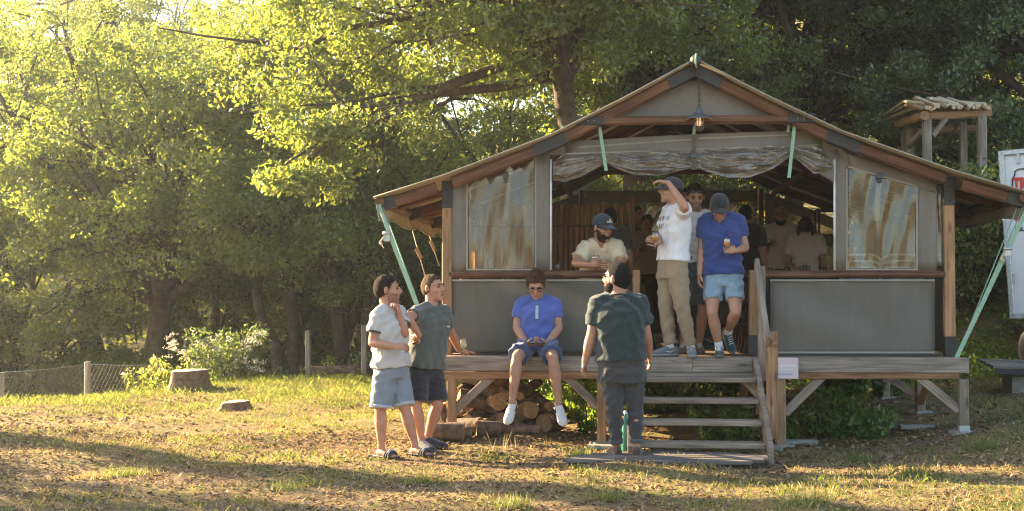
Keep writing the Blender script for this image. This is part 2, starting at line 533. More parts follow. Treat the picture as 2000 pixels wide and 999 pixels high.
M_mat = wood('mat_timber', (0.07, 0.058, 0.05), (0.13, 0.11, 0.095), (0.21, 0.18, 0.155), 0.85)
M_conc = plain('concrete', (0.27, 0.25, 0.215), 0.9, 0.25, 10, 0.4, 60)
M_stone = plain('stone', (0.36, 0.32, 0.27), 0.9, 0.35, 9, 0.5, 30, rand=0.2)
M_glass = clear_plastic('glass', (0.93, 0.94, 0.93), 0.06, 0.05, 0.03)
# ------------------------------------------------------------------ ground
def ground_mat():
    m, n, b = _new('meadow_ground')
    tc = n.nodes.new('ShaderNodeTexCoord')
    def nz(scale, detail=6, rough=0.6):
        t = n.nodes.new('ShaderNodeTexNoise'); t.inputs['Scale'].default_value = scale
        t.inputs['Detail'].default_value = detail; t.inputs['Roughness'].default_value = rough
        n.links.new(tc.outputs['Object'], t.inputs['Vector']); return t.outputs['Fac']
    fine = ramp(n, [(0.3, (0.10, 0.062, 0.035)), (0.5, (0.24, 0.16, 0.09)), (0.72, (0.40, 0.29, 0.17))])
    n.links.new(nz(38, 8, 0.75), fine.inputs['Fac'])
    straw = ramp(n, [(0.3, (0.17, 0.125, 0.045)), (0.7, (0.42, 0.33, 0.14))])
    n.links.new(nz(55, 7, 0.7), straw.inputs['Fac'])
    green = ramp(n, [(0.3, (0.05, 0.065, 0.015)), (0.7, (0.17, 0.19, 0.045))])
    n.links.new(nz(45, 6, 0.7), green.inputs['Fac'])
    def mask(src, a, b_):
        r = n.nodes.new('ShaderNodeMapRange'); r.inputs['From Min'].default_value = a; r.inputs['From Max'].default_value = b_
        n.links.new(src, r.inputs['Value']); return r.outputs[0]
    def mix(f, a, b_):
        x = n.nodes.new('ShaderNodeMix'); x.data_type = 'RGBA'
        n.links.new(f, x.inputs[0]); n.links.new(a, x.inputs[6]); n.links.new(b_, x.inputs[7]); return x.outputs[2]
    c = mix(mask(nz(1.3, 5), 0.42, 0.60), fine.outputs[0], straw.outputs[0])
    c = mix(mask(nz(2.1, 6), 0.52, 0.66), c, green.outputs[0])
    n.links.new(c, b.inputs['Base Color'])
    b.inputs['Roughness'].default_value = 0.95
    b.inputs['Specular IOR Level'].default_value = 0.15
    bp = n.nodes.new('ShaderNodeBump'); bp.inputs['Strength'].default_value = 0.9; bp.inputs['Distance'].default_value = 0.05
    n.links.new(nz(30, 8, 0.8), bp.inputs['Height']); n.links.new(bp.outputs[0], b.inputs['Normal'])
    return m
def axis(a, b, step, far, lo, hi):
    xs = list(np.arange(a, b, step))
    x, s = a, step
    L = []
    while x > lo: s *= 1.25; x -= min(s, far); L.append(x)
    x, s = b, step
    H = [b]
    while x < hi: s *= 1.25; x += min(s, far); H.append(x)
    return np.array(L[::-1] + xs + H)
gx = axis(-14, 10, 0.2, 8, -150, 150)
gy = axis(5, 28, 0.2, 8, -60, 140)
XX, YY = np.meshgrid(gx, gy)
ZZ = hgt(XX, YY)
near = (np.abs(XX) < 15) & (YY > 4) & (YY < 28)
rg = np.random.default_rng(3)
ZZ = ZZ + np.where(near, rg.normal(0, 0.006, ZZ.shape), 0)
nv_ = np.stack([XX.ravel(), YY.ravel(), ZZ.ravel()], 1)
nx, ny = len(gx), len(gy)
ii = np.arange(nx * ny).reshape(ny, nx)
fq = np.stack([ii[:-1, :-1].ravel(), ii[:-1, 1:].ravel(), ii[1:, 1:].ravel(), ii[1:, :-1].ravel()], 1)
def np_mesh(name, V, Q, mat, smooth=True):
    "fast mesh from arrays of equal polygons"
    me = bpy.data.meshes.new(name)
    k = Q.shape[1]
    me.vertices.add(len(V)); me.vertices.foreach_set('co', np.asarray(V, np.float32).ravel())
    me.loops.add(Q.size); me.loops.foreach_set('vertex_index', np.asarray(Q, np.int32).ravel())
    me.polygons.add(len(Q))
    me.polygons.foreach_set('loop_start', np.arange(0, Q.size, k, dtype=np.int32))
    me.polygons.foreach_set('loop_total', np.full(len(Q), k, np.int32))
    me.polygons.foreach_set('use_smooth', np.full(len(Q), smooth))
    mats = mat if isinstance(mat, (list, tuple)) else [mat]
    for m in mats: me.materials.append(m)
    me.update(calc_edges=True)
    me.validate()
    return me
ground = link('ground', np_mesh('ground', nv_, fq, ground_mat()))
tag(ground, kind='structure')
# ------------------------------------------------------------------ the tent
XC, YT, YD, ZD = 0.80, 12.95, 12.60, 0.864
HW = 2.50
YR = [12.74, 14.5, 16.3, 18.1]
ROOF = [(0, 3.79), (0.7, 3.415), (1.42, 3.06), (2.5, 2.66), (3.2, 2.445)]
def rz(off):
    off = abs(off)
    return float(np.interp(off, [a for a, _ in ROOF], [b for _, b in ROOF]))
tent = tag(empty('pavilion_tent', (XC, YT, ZD)), 'open brown canvas safari tent with timber frame standing on a raised deck', 'tent')
# roof cloth
def roof_sheet():
    offs = sorted(set([-3.2, -2.85, -2.5, -2.1, -1.75, -1.42, -1.05, -0.7, -0.35, 0, 0.35, 0.7, 1.05, 1.42, 1.75, 2.1, 2.5, 2.85, 3.2]))
    ys = np.linspace(12.60, 18.35, 30)
    V = []; F = []
    n = len(offs)
    for side in (0.006, -0.006):
        for y in ys:
            sag = 0.018 * (1 - abs(math.cos((y - 12.74) / 1.787 * math.pi)))
            for o in offs:
                V.append((XC + o, y, rz(o) + side - sag * (1 if abs(o) < 3.2 and abs(o) > .1 else 0)))
    N = n * len(ys)
    for k in range(2):
        for j in range(len(ys) - 1):
            for i in range(n - 1):
                q = [k * N + j * n + i, k * N + j * n + i + 1, k * N + (j + 1) * n + i + 1, k * N + (j + 1) * n + i]
                F.append(q if k == 0 else q[::-1])
    for i in range(n - 1):
        F.append((i, N + i, N + i + 1, i + 1))
        a = (len(ys) - 1) * n
        F.append((a + i, a + i + 1, N + a + i + 1, N + a + i))
    mb = MB(); mb.add(V, F, None, 0, True)
    return mb
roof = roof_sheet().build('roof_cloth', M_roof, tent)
# light hem along the front edge
for sgn in (-1, 1):
    mb = MB()
    pts = [(XC + sgn * o, 12.594, rz(o) + 0.002) for o in (0.04, 0.7, 1.42, 2.5, 3.2)]
    mb.tube(pts, 0.008, 6)
    mb.build('roof_hem', M_roof, roof)
# timber frame, line by line
for li, y in enumerate(YR):
    for sgn in (-1, 1):
        def pt(o, d=0.085): return Vector((XC + sgn * o, y, rz(o) - d))
        for (a, b) in ((0.24, 1.30), (1.58, 2.42), (2.58, 3.08)):
            MB().beam(pt(a), pt(b), 0.07, 0.115, (0, 0, 1), 0.02).build('rafter', M_frame, tent)
        for (a, b) in ((0.02, 0.26), (1.28, 1.60), (3.0, 3.15)):
            sl_ = MB().beam(pt(a), pt(b), 0.082, 0.127, (0, 0, 1), 0.01)
            sl_.build('rafter_sleeve', M_dark, tent)
        # wall post with steel head
        x = XC + sgn * HW
        yp = YT if li == 0 else y
        MB().beam((x, yp, ZD + (0.0 if not (li == 0 and sgn > 0) else 0.02)), (x, yp, rz(HW) - 0.30), 0.10, 0.10, (0, 1, 0), 0.01).build('wall_post', M_post, tent)
        hd = MB().beam((x, yp, rz(HW) - 0.305), (x, yp, rz(HW) - 0.03), 0.106, 0.106, (0, 1, 0), 0.004)
        for bz in (0.25, 0.12): hd.sphere((x, yp - 0.054, rz(HW) - bz), (0.012, 0.006, 0.012), 8)
        hd.build('post_head', M_dark, tent)
        if li == 0:
            ft = MB().beam((x, yp, ZD + 0.001), (x, yp, ZD + 0.2), 0.112, 0.112, (0, 1, 0), 0.004)
            if sgn > 0: ft.build('post_shoe', M_dark, tent)
    zt = 3.205
    MB().beam((XC - 0.93, y, zt), (XC + 0.93, y, zt), 0.075, 0.088, (0, 0, 1), 0.025).build('tie_beam', M_frame, tent)
    for sgn in (-1, 1):
        s2 = MB().beam((XC + sgn * 0.9, y, zt), (XC + sgn * 1.17, y, zt), 0.085, 0.098, (0, 0, 1), 0.012)
        for q in (1.0, 1.06): s2.sphere((XC + sgn * q, y - 0.044, zt), 0.008, 6, mi=1)
        s2.build('tie_sleeve', [M_dark, M_galv], tent)
for y in (13.6, 15.4, 17.2):        # lighter intermediate rafters
    for sgn in (-1, 1):
        mb = MB()
        for (a, b) in ((0.05, 1.42), (1.42, 2.5), (2.5, 3.2)):
            mb.beam((XC + sgn * a, y, rz(a) - 0.06), (XC + sgn * b, y, rz(b) - 0.06), 0.05, 0.07, (0, 0, 1), 0.015)
        mb.build('light_rafter', M_frame, tent)
for (o, dz, r) in ((0, 0.10, 0.05), (1.42, 0.17, 0.04), (2.5, 0.13, 0.045), (3.15, 0.05, 0.048)):
    for sgn in ((-1, 1) if o else (1,)):
        MB().tube([(XC + sgn * o, (12.66 if o > 3 else 12.70 if o == 0 else 13.02) + k * (1.1 if o > 3 else 1.09 if o == 0 else 1.03), rz(o) - dz) for k in range(6)], r, 12).build('eave_pole' if o > 3 else 'purlin', M_frame, tent)
# ridge knob with a strap round it
rk = MB().sphere((XC, 12.62, 3.775), (0.055, 0.07, 0.062), 14).build('ridge_cap', M_dark, tent)
MB().tube([(XC + 0.012 * math.cos(a) + .01, 12.62 + 0.074 * math.cos(a), 3.775 + 0.066 * math.sin(a)) for a in np.linspace(0, 2 * math.pi, 14)], 0.010, 5, cap=False).build('strap', M_strap, rk)
# valances under the eaves
for sgn in (-1, 1):
    x = XC + sgn * 3.18
    L = 18.3 - 12.64
    mb = MB()
    mb.sheet((x, 12.64, 2.385), (x, 18.3, 2.385), (x - sgn * .03, 18.3, 2.22), (x - sgn * .03, 12.64, 2.22), 24, 3, 0.006,
             lambda u, v: Vector((0.01 * math.sin(u * 40), 0, -v * 0.05 * (1 - abs(math.cos(u * math.pi * 3.2))) * -1)))
    mb.build('valance', M_roof, tent)
    MB().tube([(x - sgn * .03, 12.64 + L * u, 2.222 + 0.05 * (1 - abs(math.cos(u * math.pi * 3.2)))) for u in np.linspace(0, 1, 25)], 0.012, 6).build('valance_cord', M_hem, tent)
def pq(*a, Y=YT): return [P(px, py, Y) for px, py in a]
wr = random.Random(5)
def wob(amp, k1=3.0, k2=2.0):
    a, b, c = wr.uniform(0, 6), wr.uniform(0, 6), wr.uniform(0, 6)
    return lambda u, v: amp * (math.sin(u * k1 * 3 + a + 1.5 * v) + 0.6 * math.sin(v * k2 * 3 + b + 2 * u) + .4 * math.sin((u + v) * 9 + c))
def panel(name, corners, mat, amp=0.006, n=8, th=0.004, Y=YT, k1=3, k2=2, parent=None):
    "corners in pixels: bottom-left, bottom-right, top-right, top-left"
    a, b, c, d = pq(*corners, Y=Y)
    return MB().sheet(a, b, c, d, n, n, th, wob(amp, k1, k2) if amp else None).build(name, mat, parent or tent)
YC = YT - 0.03
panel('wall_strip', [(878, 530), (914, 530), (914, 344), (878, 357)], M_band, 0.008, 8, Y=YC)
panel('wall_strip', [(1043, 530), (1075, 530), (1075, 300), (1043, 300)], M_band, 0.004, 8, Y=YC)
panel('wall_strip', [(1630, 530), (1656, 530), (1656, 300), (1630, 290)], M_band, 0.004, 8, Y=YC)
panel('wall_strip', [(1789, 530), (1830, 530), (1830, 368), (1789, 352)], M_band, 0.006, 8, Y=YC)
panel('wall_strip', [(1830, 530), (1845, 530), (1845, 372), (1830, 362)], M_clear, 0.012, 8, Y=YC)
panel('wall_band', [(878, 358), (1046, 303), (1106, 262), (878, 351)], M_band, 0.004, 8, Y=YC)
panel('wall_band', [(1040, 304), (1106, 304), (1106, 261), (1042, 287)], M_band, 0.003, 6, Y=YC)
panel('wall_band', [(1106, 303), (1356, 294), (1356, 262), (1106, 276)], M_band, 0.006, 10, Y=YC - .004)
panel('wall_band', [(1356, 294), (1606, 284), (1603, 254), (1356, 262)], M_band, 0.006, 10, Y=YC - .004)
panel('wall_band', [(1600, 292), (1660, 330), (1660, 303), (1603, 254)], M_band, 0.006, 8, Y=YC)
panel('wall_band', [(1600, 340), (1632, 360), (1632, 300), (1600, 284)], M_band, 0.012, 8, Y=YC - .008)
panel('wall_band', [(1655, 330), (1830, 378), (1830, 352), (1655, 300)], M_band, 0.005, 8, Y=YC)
def wrink(seed, amp):
    q = random.Random(seed); a = [q.uniform(0, 6.28) for _ in range(6)]
    return lambda u, v: amp * (math.sin(14 * (u - .5 * v) + a[0]) * v + .7 * math.sin(23 * (u * .6 + v * .3) + a[1]) * (1 - v) + .5 * math.sin(9 * u + 6 * v + a[2]) + .35 * math.sin(37 * (u - .25 * v) + a[3]))
def vinyl(corners, seed, amp, Y=YC):
    a, b, c, d = pq(*corners, Y=Y)
    return MB().sheet(a, b, c, d, 48, 48, 0.002, wrink(seed, amp)).build('clear_window', M_clear, tent)
vinyl([(914, 528), (1044, 528), (1044, 302), (914, 346)], 1, 0.006)
vinyl([(1656, 528), (1790, 528), (1790, 364), (1656, 324)], 2, 0.007)
for a, b in [((916, 345), (1042, 304)), ((1657, 326), (1790, 364)), ((912, 350), (912, 528)), ((1046, 304), (1046, 528)), ((1654, 330), (1654, 528)), ((1791, 366), (1791, 528)),
             ((912, 527), (1045, 527)), ((1656, 527), (1790, 527)), ((905, 341), (1105, 271)), ((1108, 301), (1354, 293)), ((1358, 292), (1603, 283)), ((1130, 288), (1350, 273)), ((1365, 271), (1540, 264))]:
    p, q = pq(a, b, Y=YC - 0.012)
    MB().beam(p, q, 0.003, 0.016, (0, 0, 1), 0.001).build('seam_tape', M_hem, tent)
for a, b in [((1076, 312), (1076, 528)), ((1630, 312), (1630, 528))]:
    p, q = pq(a, b, Y=YC - 0.014)
    MB().tube([p, q], 0.012, 6).build('zip_edge', plain('zip', (0.6, 0.6, 0.6), 0.5) if 'zip' not in MATS else MATS['zip'], tent)
# gable cloth above the tie beam
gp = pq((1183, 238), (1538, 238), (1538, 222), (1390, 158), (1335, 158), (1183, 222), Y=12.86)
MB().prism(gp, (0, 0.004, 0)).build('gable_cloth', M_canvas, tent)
for a, b in [((1183, 221), (1335, 157)), ((1390, 157), (1538, 221)), ((1183, 233), (1538, 233))]:
    p, q = pq(a, b, Y=12.852)
    MB().beam(p, q, 0.003, 0.022, (0, 0, 1), 0.001).build('seam_tape', M_hem, tent)
# rolled-up clear curtain, two swags gathered by straps
def swag(x0, x1, top, bots, seed, gath):
    q = random.Random(seed)
    ph = [q.uniform(0, 6.28) for _ in range(8)]
    nu, nv = 110, 36
    V = []; F = []
    for j in range(nv + 1):
        for i in range(nu + 1):
            u, v = i / nu, j / nv
            px = x0 + (x1 - x0) * u
            yt = np.interp(px, [t[0] for t in top], [t[1] for t in top])
            yb = np.interp(px, [t[0] for t in bots], [t[1] for t in bots])
            g = min(1, abs(px - gath) / 60)
            py = yt + (yb - yt) * v
            bulge = -0.075 * math.sin(math.pi * min(1, v * 1.05)) * (0.35 + .65 * g)
            ang = (px - gath) / 90.0
            fold = (0.5 + .5 * g) * (0.020 * math.sin(v * 15 + ang * 2.2 + ph[0] + 1.5 * math.sin(u * 9 + ph[4])) + 0.013 * (1 - 2 * abs(math.sin(v * 16 - ang * 3 + ph[1] + 1.2 * math.sin(u * 14 + ph[5])))) + 0.008 * math.sin(v * 9 + u * 31 + ph[2]) + .005 * math.sin(v * 53 + u * 17 + ph[3]))
            V.append(P(px, py, YC - 0.03 + bulge + fold * math.sin(math.pi * (0.08 + .84 * v))))
    for j in range(nv):
        for i in range(nu):
            a = j * (nu + 1) + i
            F.append((a, a + 1, a + nu + 2, a + nu + 1))
    # back layer closes the roll
    b = len(V)
    for j in range(nv + 1):
        for i in range(nu + 1):
            w = V[j * (nu + 1) + i]
            V.append(w + Vector((0, 0.03 + 0.06 * math.sin(math.pi * j / nv), 0.0)))
    for j in range(nv):
        for i in range(nu):
            a = b + j * (nu + 1) + i
            F.append((a + nu + 1, a + nu + 2, a + 1, a))
    mb = MB(); mb.add(V, F, None, 0, True)
    return mb.build('rolled_curtain', M_roll, tent)
swag(1080, 1356, [(1080, 318), (1103, 298), (1182, 300), (1356, 292)],
     [(1080, 352), (1100, 356), (1135, 345), (1170, 326), (1184, 318), (1205, 330), (1240, 342), (1290, 343), (1330, 333), (1356, 328)], 11, 1183)
swag(1356, 1628, [(1356, 292), (1548, 282), (1603, 284), (1628, 318)],
     [(1356, 328), (1380, 335), (1420, 347), (1465, 347), (1510, 330), (1546, 304), (1565, 318), (1590, 340), (1612, 338), (1628, 328)], 12, 1547)
for (a, b, w) in [((1171, 248), (1184, 334), 0.034), ((1552, 244), (1541, 348), 0.034), ((1097, 246), (1105, 273), 0.028), ((893, 330), (902, 353), 0.03),
                  ((1541, 236), (1539, 259), 0.03), ((1357, 236), (1355, 263), 0.03), ((1824, 321), (1812, 347), 0.03)]:
    p, q = pq(a, b, Y=YC - (0.14 if w > .033 else 0.09))
    MB().beam(p, q, w, 0.004, (0, 1, 0), 0.001).build('hanging_strap', M_strap, tent)
for (x, y0, y1) in [(1355, 288, 332), (988, 335, 358), (1718, 338, 356)]:
    p, q = pq((x, y0), (x, y1), Y=YC - 0.125 if x == 1355 else YC - .02)
    st = MB().beam(p, q, 0.045, 0.006, (0, 1, 0), 0.001).build('buckle_strap', canvas('dark_web', (0.07, 0.065, 0.05), 1, 0) if 'dark_web' not in MATS else MATS['dark_web'], tent)
    c = p.lerp(q, 0.4)
    MB().box((c.x, c.y - 0.012, c.z), (0.06, 0.018, 0.045)).build('buckle', plain('buckle_plastic', (0.05, 0.06, 0.07), 0.35) if 'buckle_plastic' not in MATS else MATS['buckle_plastic'], st)
# window ties hanging inside the windows
for (x, y0, y1) in [(992, 358, 430), (1716, 358, 432)]:
    p, q = pq((x, y0), (x - 4, y1), Y=YC + 0.04)
    MB().beam(p, q, 0.05, 0.003, (0, 1, 0), 0.001).build('window_tie', M_band, tent)
# breast rails and lower screens of the front
rl0, rl1 = P(878, 536, YT), P(1241, 536, YT)
MB().beam(rl0, rl1, 0.10, 0.075, (0, 0, 1), 0.022).build('breast_rail', M_frame, tent)
rr0, rr1 = P(1477, 536, YT), P(1844, 536, YT)
MB().beam(rr0, rr1, 0.10, 0.075, (0, 0, 1), 0.022).build('breast_rail', M_frame, tent)
MB().beam(P(1470, 690, YT - .02), P(1470, 528, YT - .02), 0.085, 0.09, (0, 1, 0), 0.008).build('door_post', M_post, tent)
MB().beam(P(1470, 694, YT - .02), P(1470, 655, YT - .02), 0.094, 0.10, (0, 1, 0), 0.003).build('post_shoe', M_dark, tent)
MB().beam(P(1243, 692, YT - .02), P(1243, 528, YT - .02), 0.075, 0.09, (0, 1, 0), 0.008).build('door_post', M_post, tent)
panel('lower_screen', [(877, 690), (1236, 690), (1236, 547), (877, 547)], M_mesh, 0.010, 24, 0.003, k1=5, k2=2)
panel('lower_screen', [(1504, 690), (1826, 690), (1826, 547), (1504, 547)], M_mesh2, 0.010, 24, 0.003, k1=6, k2=2)
for (x0, x1, y) in [(1504, 1826, 548), (1504, 1826, 689), (877, 1236, 548)]:
    p, q = pq((x0, y), (x1, y), Y=YT - 0.024)
    MB().beam(p, q, 0.003, 0.02, (0, 0, 1), 0.001).build('seam_tape', M_hem, tent)
for (x0, x1) in [(877, 1236), (1500, 1838)]:
    p, q = pq((x0, 694), (x1, 694), Y=YT - 0.01)
    MB().beam(p, q, 0.02, 0.022, (0, 0, 1), 0.002).build('sill_gasket', M_dark, tent)
# side walls: rail, lower screen, clear window and cloth strips per bay
YS = [YT, 14.5, 16.3, 18.1]
for sgn in (-1, 1):
    x = XC + sgn * HW
    for k in range(3):
        a, b = YS[k] + 0.06, YS[k + 1] - 0.06
        MB().beam((x, a, 1.69), (x, b, 1.69), 0.09, 0.075, (0, 0, 1), 0.02).build('breast_rail', M_frame, tent)
        xi = x - sgn * 0.01
        MB().sheet((xi, a, 0.9), (xi, b, 0.9), (xi, b, 1.63), (xi, a, 1.63), 6, 6, 0.003, wob(0.004)).build('lower_screen', M_mesh, tent)
        MB().sheet((xi, a + .16, 1.74), (xi, b - .16, 1.74), (xi, b - .16, 2.36), (xi, a + .16, 2.36), 14, 14, 0.002, wrink(20 + k + 5 * sgn, 0.005)).build('clear_window', M_clear, tent)
        for (c, d) in ((a, a + .16), (b - .16, b)):
            MB().sheet((xi, c, 1.74), (xi, d, 1.74), (xi, d, 2.36), (xi, c, 2.36), 4, 6, 0.003, wob(0.004)).build('wall_strip', M_band, tent)
        MB().sheet((xi, a, 2.36), (xi, b, 2.36), (xi, b, 2.52), (xi, a, 2.52), 4, 4, 0.003, wob(0.004)).build('wall_band', M_band, tent)
# rear wall
yb = 18.1
for (a, b) in ((-2.44, -1.30), (-1.20, -0.05), (0.05, 1.20), (1.30, 2.44)):
    MB().beam((XC + a, yb, 1.69), (XC + b, yb, 1.69), 0.09, 0.075, (0, 0, 1), 0.02).build('breast_rail', M_frame, tent)
    MB().sheet((XC + a, yb, 0.9), (XC + b, yb, 0.9), (XC + b, yb, 1.63), (XC + a, yb, 1.63), 6, 6, 0.003, wob(0.004)).build('lower_screen', M_mesh, tent)
    za, zb = min(2.93, rz(a) - 0.22), min(2.93, rz(b) - 0.22)
    MB().sheet((XC + a, yb, 1.74), (XC + b, yb, 1.74), (XC + b, yb, zb - .15), (XC + a, yb, za - .15), 14, 14, 0.002, wrink(int(40 + a * 3), 0.006)).build('clear_window', MATS.get('rear_vinyl') or clear_plastic('rear_vinyl', (0.80, 0.70, 0.50), 0.05, 0.16), tent)
    MB().sheet((XC + a, yb, za - .16), (XC + b, yb, zb - .16), (XC + b, yb, zb), (XC + a, yb, za), 6, 3, 0.003, wob(0.004)).build('wall_band', M_band, tent)
for o in (-1.25, 0, 1.25):
    MB().beam((XC + o, yb, ZD), (XC + o, yb, rz(o) - 0.2), 0.07, 0.07, (0, 1, 0), 0.01).build('wall_post', M_frame, tent)
MB().sheet((XC + 1.32, yb - .06, 1.0), (XC + 1.55, yb - .08, 1.0), (XC + 1.50, yb - .06, 2.75), (XC + 1.30, yb - .06, 2.8), 8, 12, 0.004, wob(0.02, 5, 1)).build('tied_curtain', M_band, tent)

# ------------------------------------------------------------------ deck
XL, XR = P(862, 697, YD).x, P(1893, 700, YD).x
deck = tag(empty('timber_deck', (XC, 15.4, 0)), 'raised weathered timber deck on posts and braces carrying the tent', 'deck')
bw = 0.142
board = MB().beam((-(XR - XL) / 2, 0, 0), ((XR - XL) / 2, 0, 0), bw - 0.007, 0.026, (0, 0, 1), 0.004).mesh('floor_board', M_floor)
ny_ = int((18.32 - (YD + 0.05)) / bw)
for k in range(ny_):
    o = link('floor_board', board, deck, world=False)
    o.location = ((XL + XR) / 2 - XC, YD + 0.055 + bw * (k + 0.5) - 15.4, ZD - 0.014 + rnd.uniform(-.0015, .0015))
def fasc(px0, px1, dz=0.0, y=YD):
    a, b = P(px0, 697, y).x, P(px1, 697, y).x
    MB().beam((a + .002, y + 0.024, ZD - 0.072 + dz), (b - .002, y + 0.024, ZD - 0.072 + dz), 0.048, 0.145, (0, 0, 1), 0.008, j=0.002).build('edge_board', M_grey, deck)
fasc(862, 1168); fasc(1168, 1352, -.002); fasc(1352, 1470, -.004); fasc(1506, 1893)
fasc(1470, 1506, -.003)
for (a, b) in ((866, 1236), (1476, 1872)):
    p, q = P(a, 733, YD + 0.05), P(b, 733, YD + 0.05)
    MB().beam(p, q, 0.06, 0.075, (0, 0, 1), 0.006, j=0.002).build('bearer', M_beam, deck)
MB().beam(P(1236, 731, YD + .04), P(1476, 733, YD + .04), 0.05, 0.07, (0, 0, 1), 0.006).build('bearer', M_grey, deck)
for y in (14.4, 16.2, 18.0):
    MB().beam((XL + .05, y, 0.66), (XR - .05, y, 0.66), 0.07, 0.12, (0, 0, 1), 0.006).build('bearer', M_beam, deck)
pxs = [P(882, 800, YD + .05).x, P(1175, 800, YD + .05).x, P(1525, 800, YD + .05).x, P(1882, 800, YD + .05).x]
for k, x in enumerate(pxs):
    for y in (YD + 0.06, 14.4, 16.2, 18.0):
        g = gz(x, y)
        if g > 0.6: continue
        MB().beam((x, y, g - 0.1), (x, y, 0.66 if y < 13 else 0.60), 0.092, 0.092, (0, 1, 0), 0.008).build('deck_post', M_post if k < 3 else M_step, deck)
        MB().box((x, y, g + 0.0), (0.2, 0.2, 0.05), 0.3).build('footing', M_conc, deck)
        if k == 3 and y < 13:
            MB().beam((x, y, g), (x, y, g + 0.075), 0.098, 0.098, (0, 1, 0), 0.003).build('post_shoe', M_galv, deck)
def brace(x0, z0, x1, z1, y):
    MB().beam((x0, y, z0), (x1, y, z1), 0.05, 0.085, (0, 0, 1), 0.006).build('brace', M_step, deck)
yb_ = YD + 0.07
brace(pxs[0] + .03, .32, pxs[0] + .42, .68, yb_); brace(pxs[1] - .04, .37, pxs[1] - .36, .68, yb_)
brace(pxs[2] + .04, .32, pxs[2] + .40, .68, yb_); brace(pxs[2] - .04, .32, pxs[2] - .38, .68, yb_); brace(pxs[3] - .04, .36, pxs[3] - .42, .68, yb_)
for y in (14.4, 16.2):
    brace(pxs[3] - .04, .36, pxs[3] - .42, .62, y + .01)
for x in (pxs[3], pxs[1]):
    MB().beam((x, 14.35, .3), (x, 13.9, .66), 0.05, 0.085, (0, 0, 1), 0.006).build('brace', M_beam, deck)

# ------------------------------------------------------------------ stairs
sx0, sx1 = P(1228, 700, YD).x, P(1474, 700, YD).x
stairs = tag(empty('open_stairs', ((sx0 + sx1) / 2, 12.0, 0)), 'open timber stairs with four treads leading up to the deck', 'stairs')
ZS = [0.683, 0.502, 0.321, 0.145]
for k, z in enumerate(ZS):
    y = YD - 0.02 - 0.25 * (k + 0.5)
    MB().beam((sx0 + .03, y, z - 0.024), (sx1 - .02, y, z - 0.024), 0.25, 0.046, (0, 0, 1), 0.007, j=0.002).build('tread', M_step, stairs)
for x in (sx0 - 0.0, sx1 + 0.01):
    pts = [(x, YD - 0.02, ZD - 0.005), (x, YD - 0.02, ZD - 0.26), (x, 11.52, gz(x, 11.5) - .03), (x, 11.38, gz(x, 11.4) - .03), (x, 11.40, 0.14)]
    MB().prism([Vector(p) - Vector((0.022, 0, 0)) for p in pts], (0.044, 0, 0)).build('stringer', M_step, stairs)
nw = P(1493, 800, 12.0)
hr = tag(empty('stair_handrail', (nw.x, 12.1, 0)), 'weathered grey timber handrail and newel beside the stairs', 'handrail')
xh = sx1 + 0.075
MB().beam((xh + .01, 11.92, P(1493, 858, 11.92).z), (xh + .01, 11.92, P(1493, 648, 11.92).z), 0.105, 0.06, (0, 1, 0), 0.008).build('newel_post', M_beam, hr)
MB().beam((xh - .01, YD - 0.03, ZD - 0.22), (xh - .01, YD - 0.03, P(1486, 520, 12.55).z), 0.075, 0.055, (0, 1, 0), 0.008).build('upper_post', M_step, hr)
MB().beam((xh - .045, YD + .06, P(1486, 517, 12.6).z + .01), (xh - .045, 11.78, P(1497, 668, 11.85).z), 0.045, 0.13, (0, 0, 1), 0.008).build('hand_board', M_grey, hr)
MB().box((xh + .022, 11.87, P(1493, 669, 11.9).z), (0.05, 0.05, 0.05)).build('spacer_block', M_beam, hr)
# sign on the deck edge
s0, s1 = P(1500, 740, YD - .012), P(1559, 699, YD - .012)
sg = tag(empty('reception_sign', (s0.x, s0.y, s0.z)), 'small pale pink reception sign screwed to the deck edge', 'sign')
M_sign = plain('sign_pink', (0.62, 0.50, 0.52), 0.35, 0.06, 4)
M_signblue = plain('sign_blue', (0.08, 0.30, 0.45), 0.4, 0.05)
MB().box(((s0.x + s1.x) / 2, YD - .012, (s0.z + s1.z) / 2), (s1.x - s0.x, 0.008, s1.z - s0.z), ch=0.002).build('board', M_sign, sg)
def text_mesh(name, body, size, mat, loc, rot, parent, ext=0.0008, align='LEFT', bold=0.0, sx=1.0):
    cu = bpy.data.curves.new(name, 'FONT'); cu.body = body; cu.size = size; cu.extrude = ext; cu.align_x = align; cu.offset = bold
    cu.resolution_u = 2
    t = bpy.data.objects.new(name, cu); COL.objects.link(t)
    dg = bpy.context.evaluated_depsgraph_get()
    me = bpy.data.meshes.new_from_object(t.evaluated_get(dg))
    bpy.data.objects.remove(t); bpy.data.curves.remove(cu)
    me.materials.clear(); me.materials.append(mat)
    m = Matrix.Translation(loc) @ (rot if isinstance(rot, Matrix) else Euler(rot).to_matrix().to_4x4()) @ Matrix.Diagonal((sx, 1, 1, 1))
    me.transform(m)
    return link(name, me, parent)
yz = YD - 0.0175
text_mesh('lettering', 'ESPACE RÉCEPTION', 0.036, M_white, (s0.x - .002, yz, s0.z + 0.112), (R(90), 0, 0), sg, bold=0.0012, sx=0.84)
text_mesh('lettering', 'ACCUEIL RÉUNION', 0.019, M_white, (s0.x + .07, yz, s0.z + 0.083), (R(90), 0, 0), sg, bold=0.0006)
for dz in (0.048, 0.038):
    MB().box((s0.x + .14, yz, s0.z + dz), (0.2, 0.001, 0.004), ch=0.0002).build('print_line', M_signblue, sg)
MB().prism([(s0.x + dx, yz, s0.z + .185 + dz) for dx, dz in ((0, .017), (.03, .02), (.055, .012), (.06, .002), (.05, -.01), (.01, -.02), (-.01, -.012))], (0, -0.001, 0)).build('emblem', M_signblue, sg)
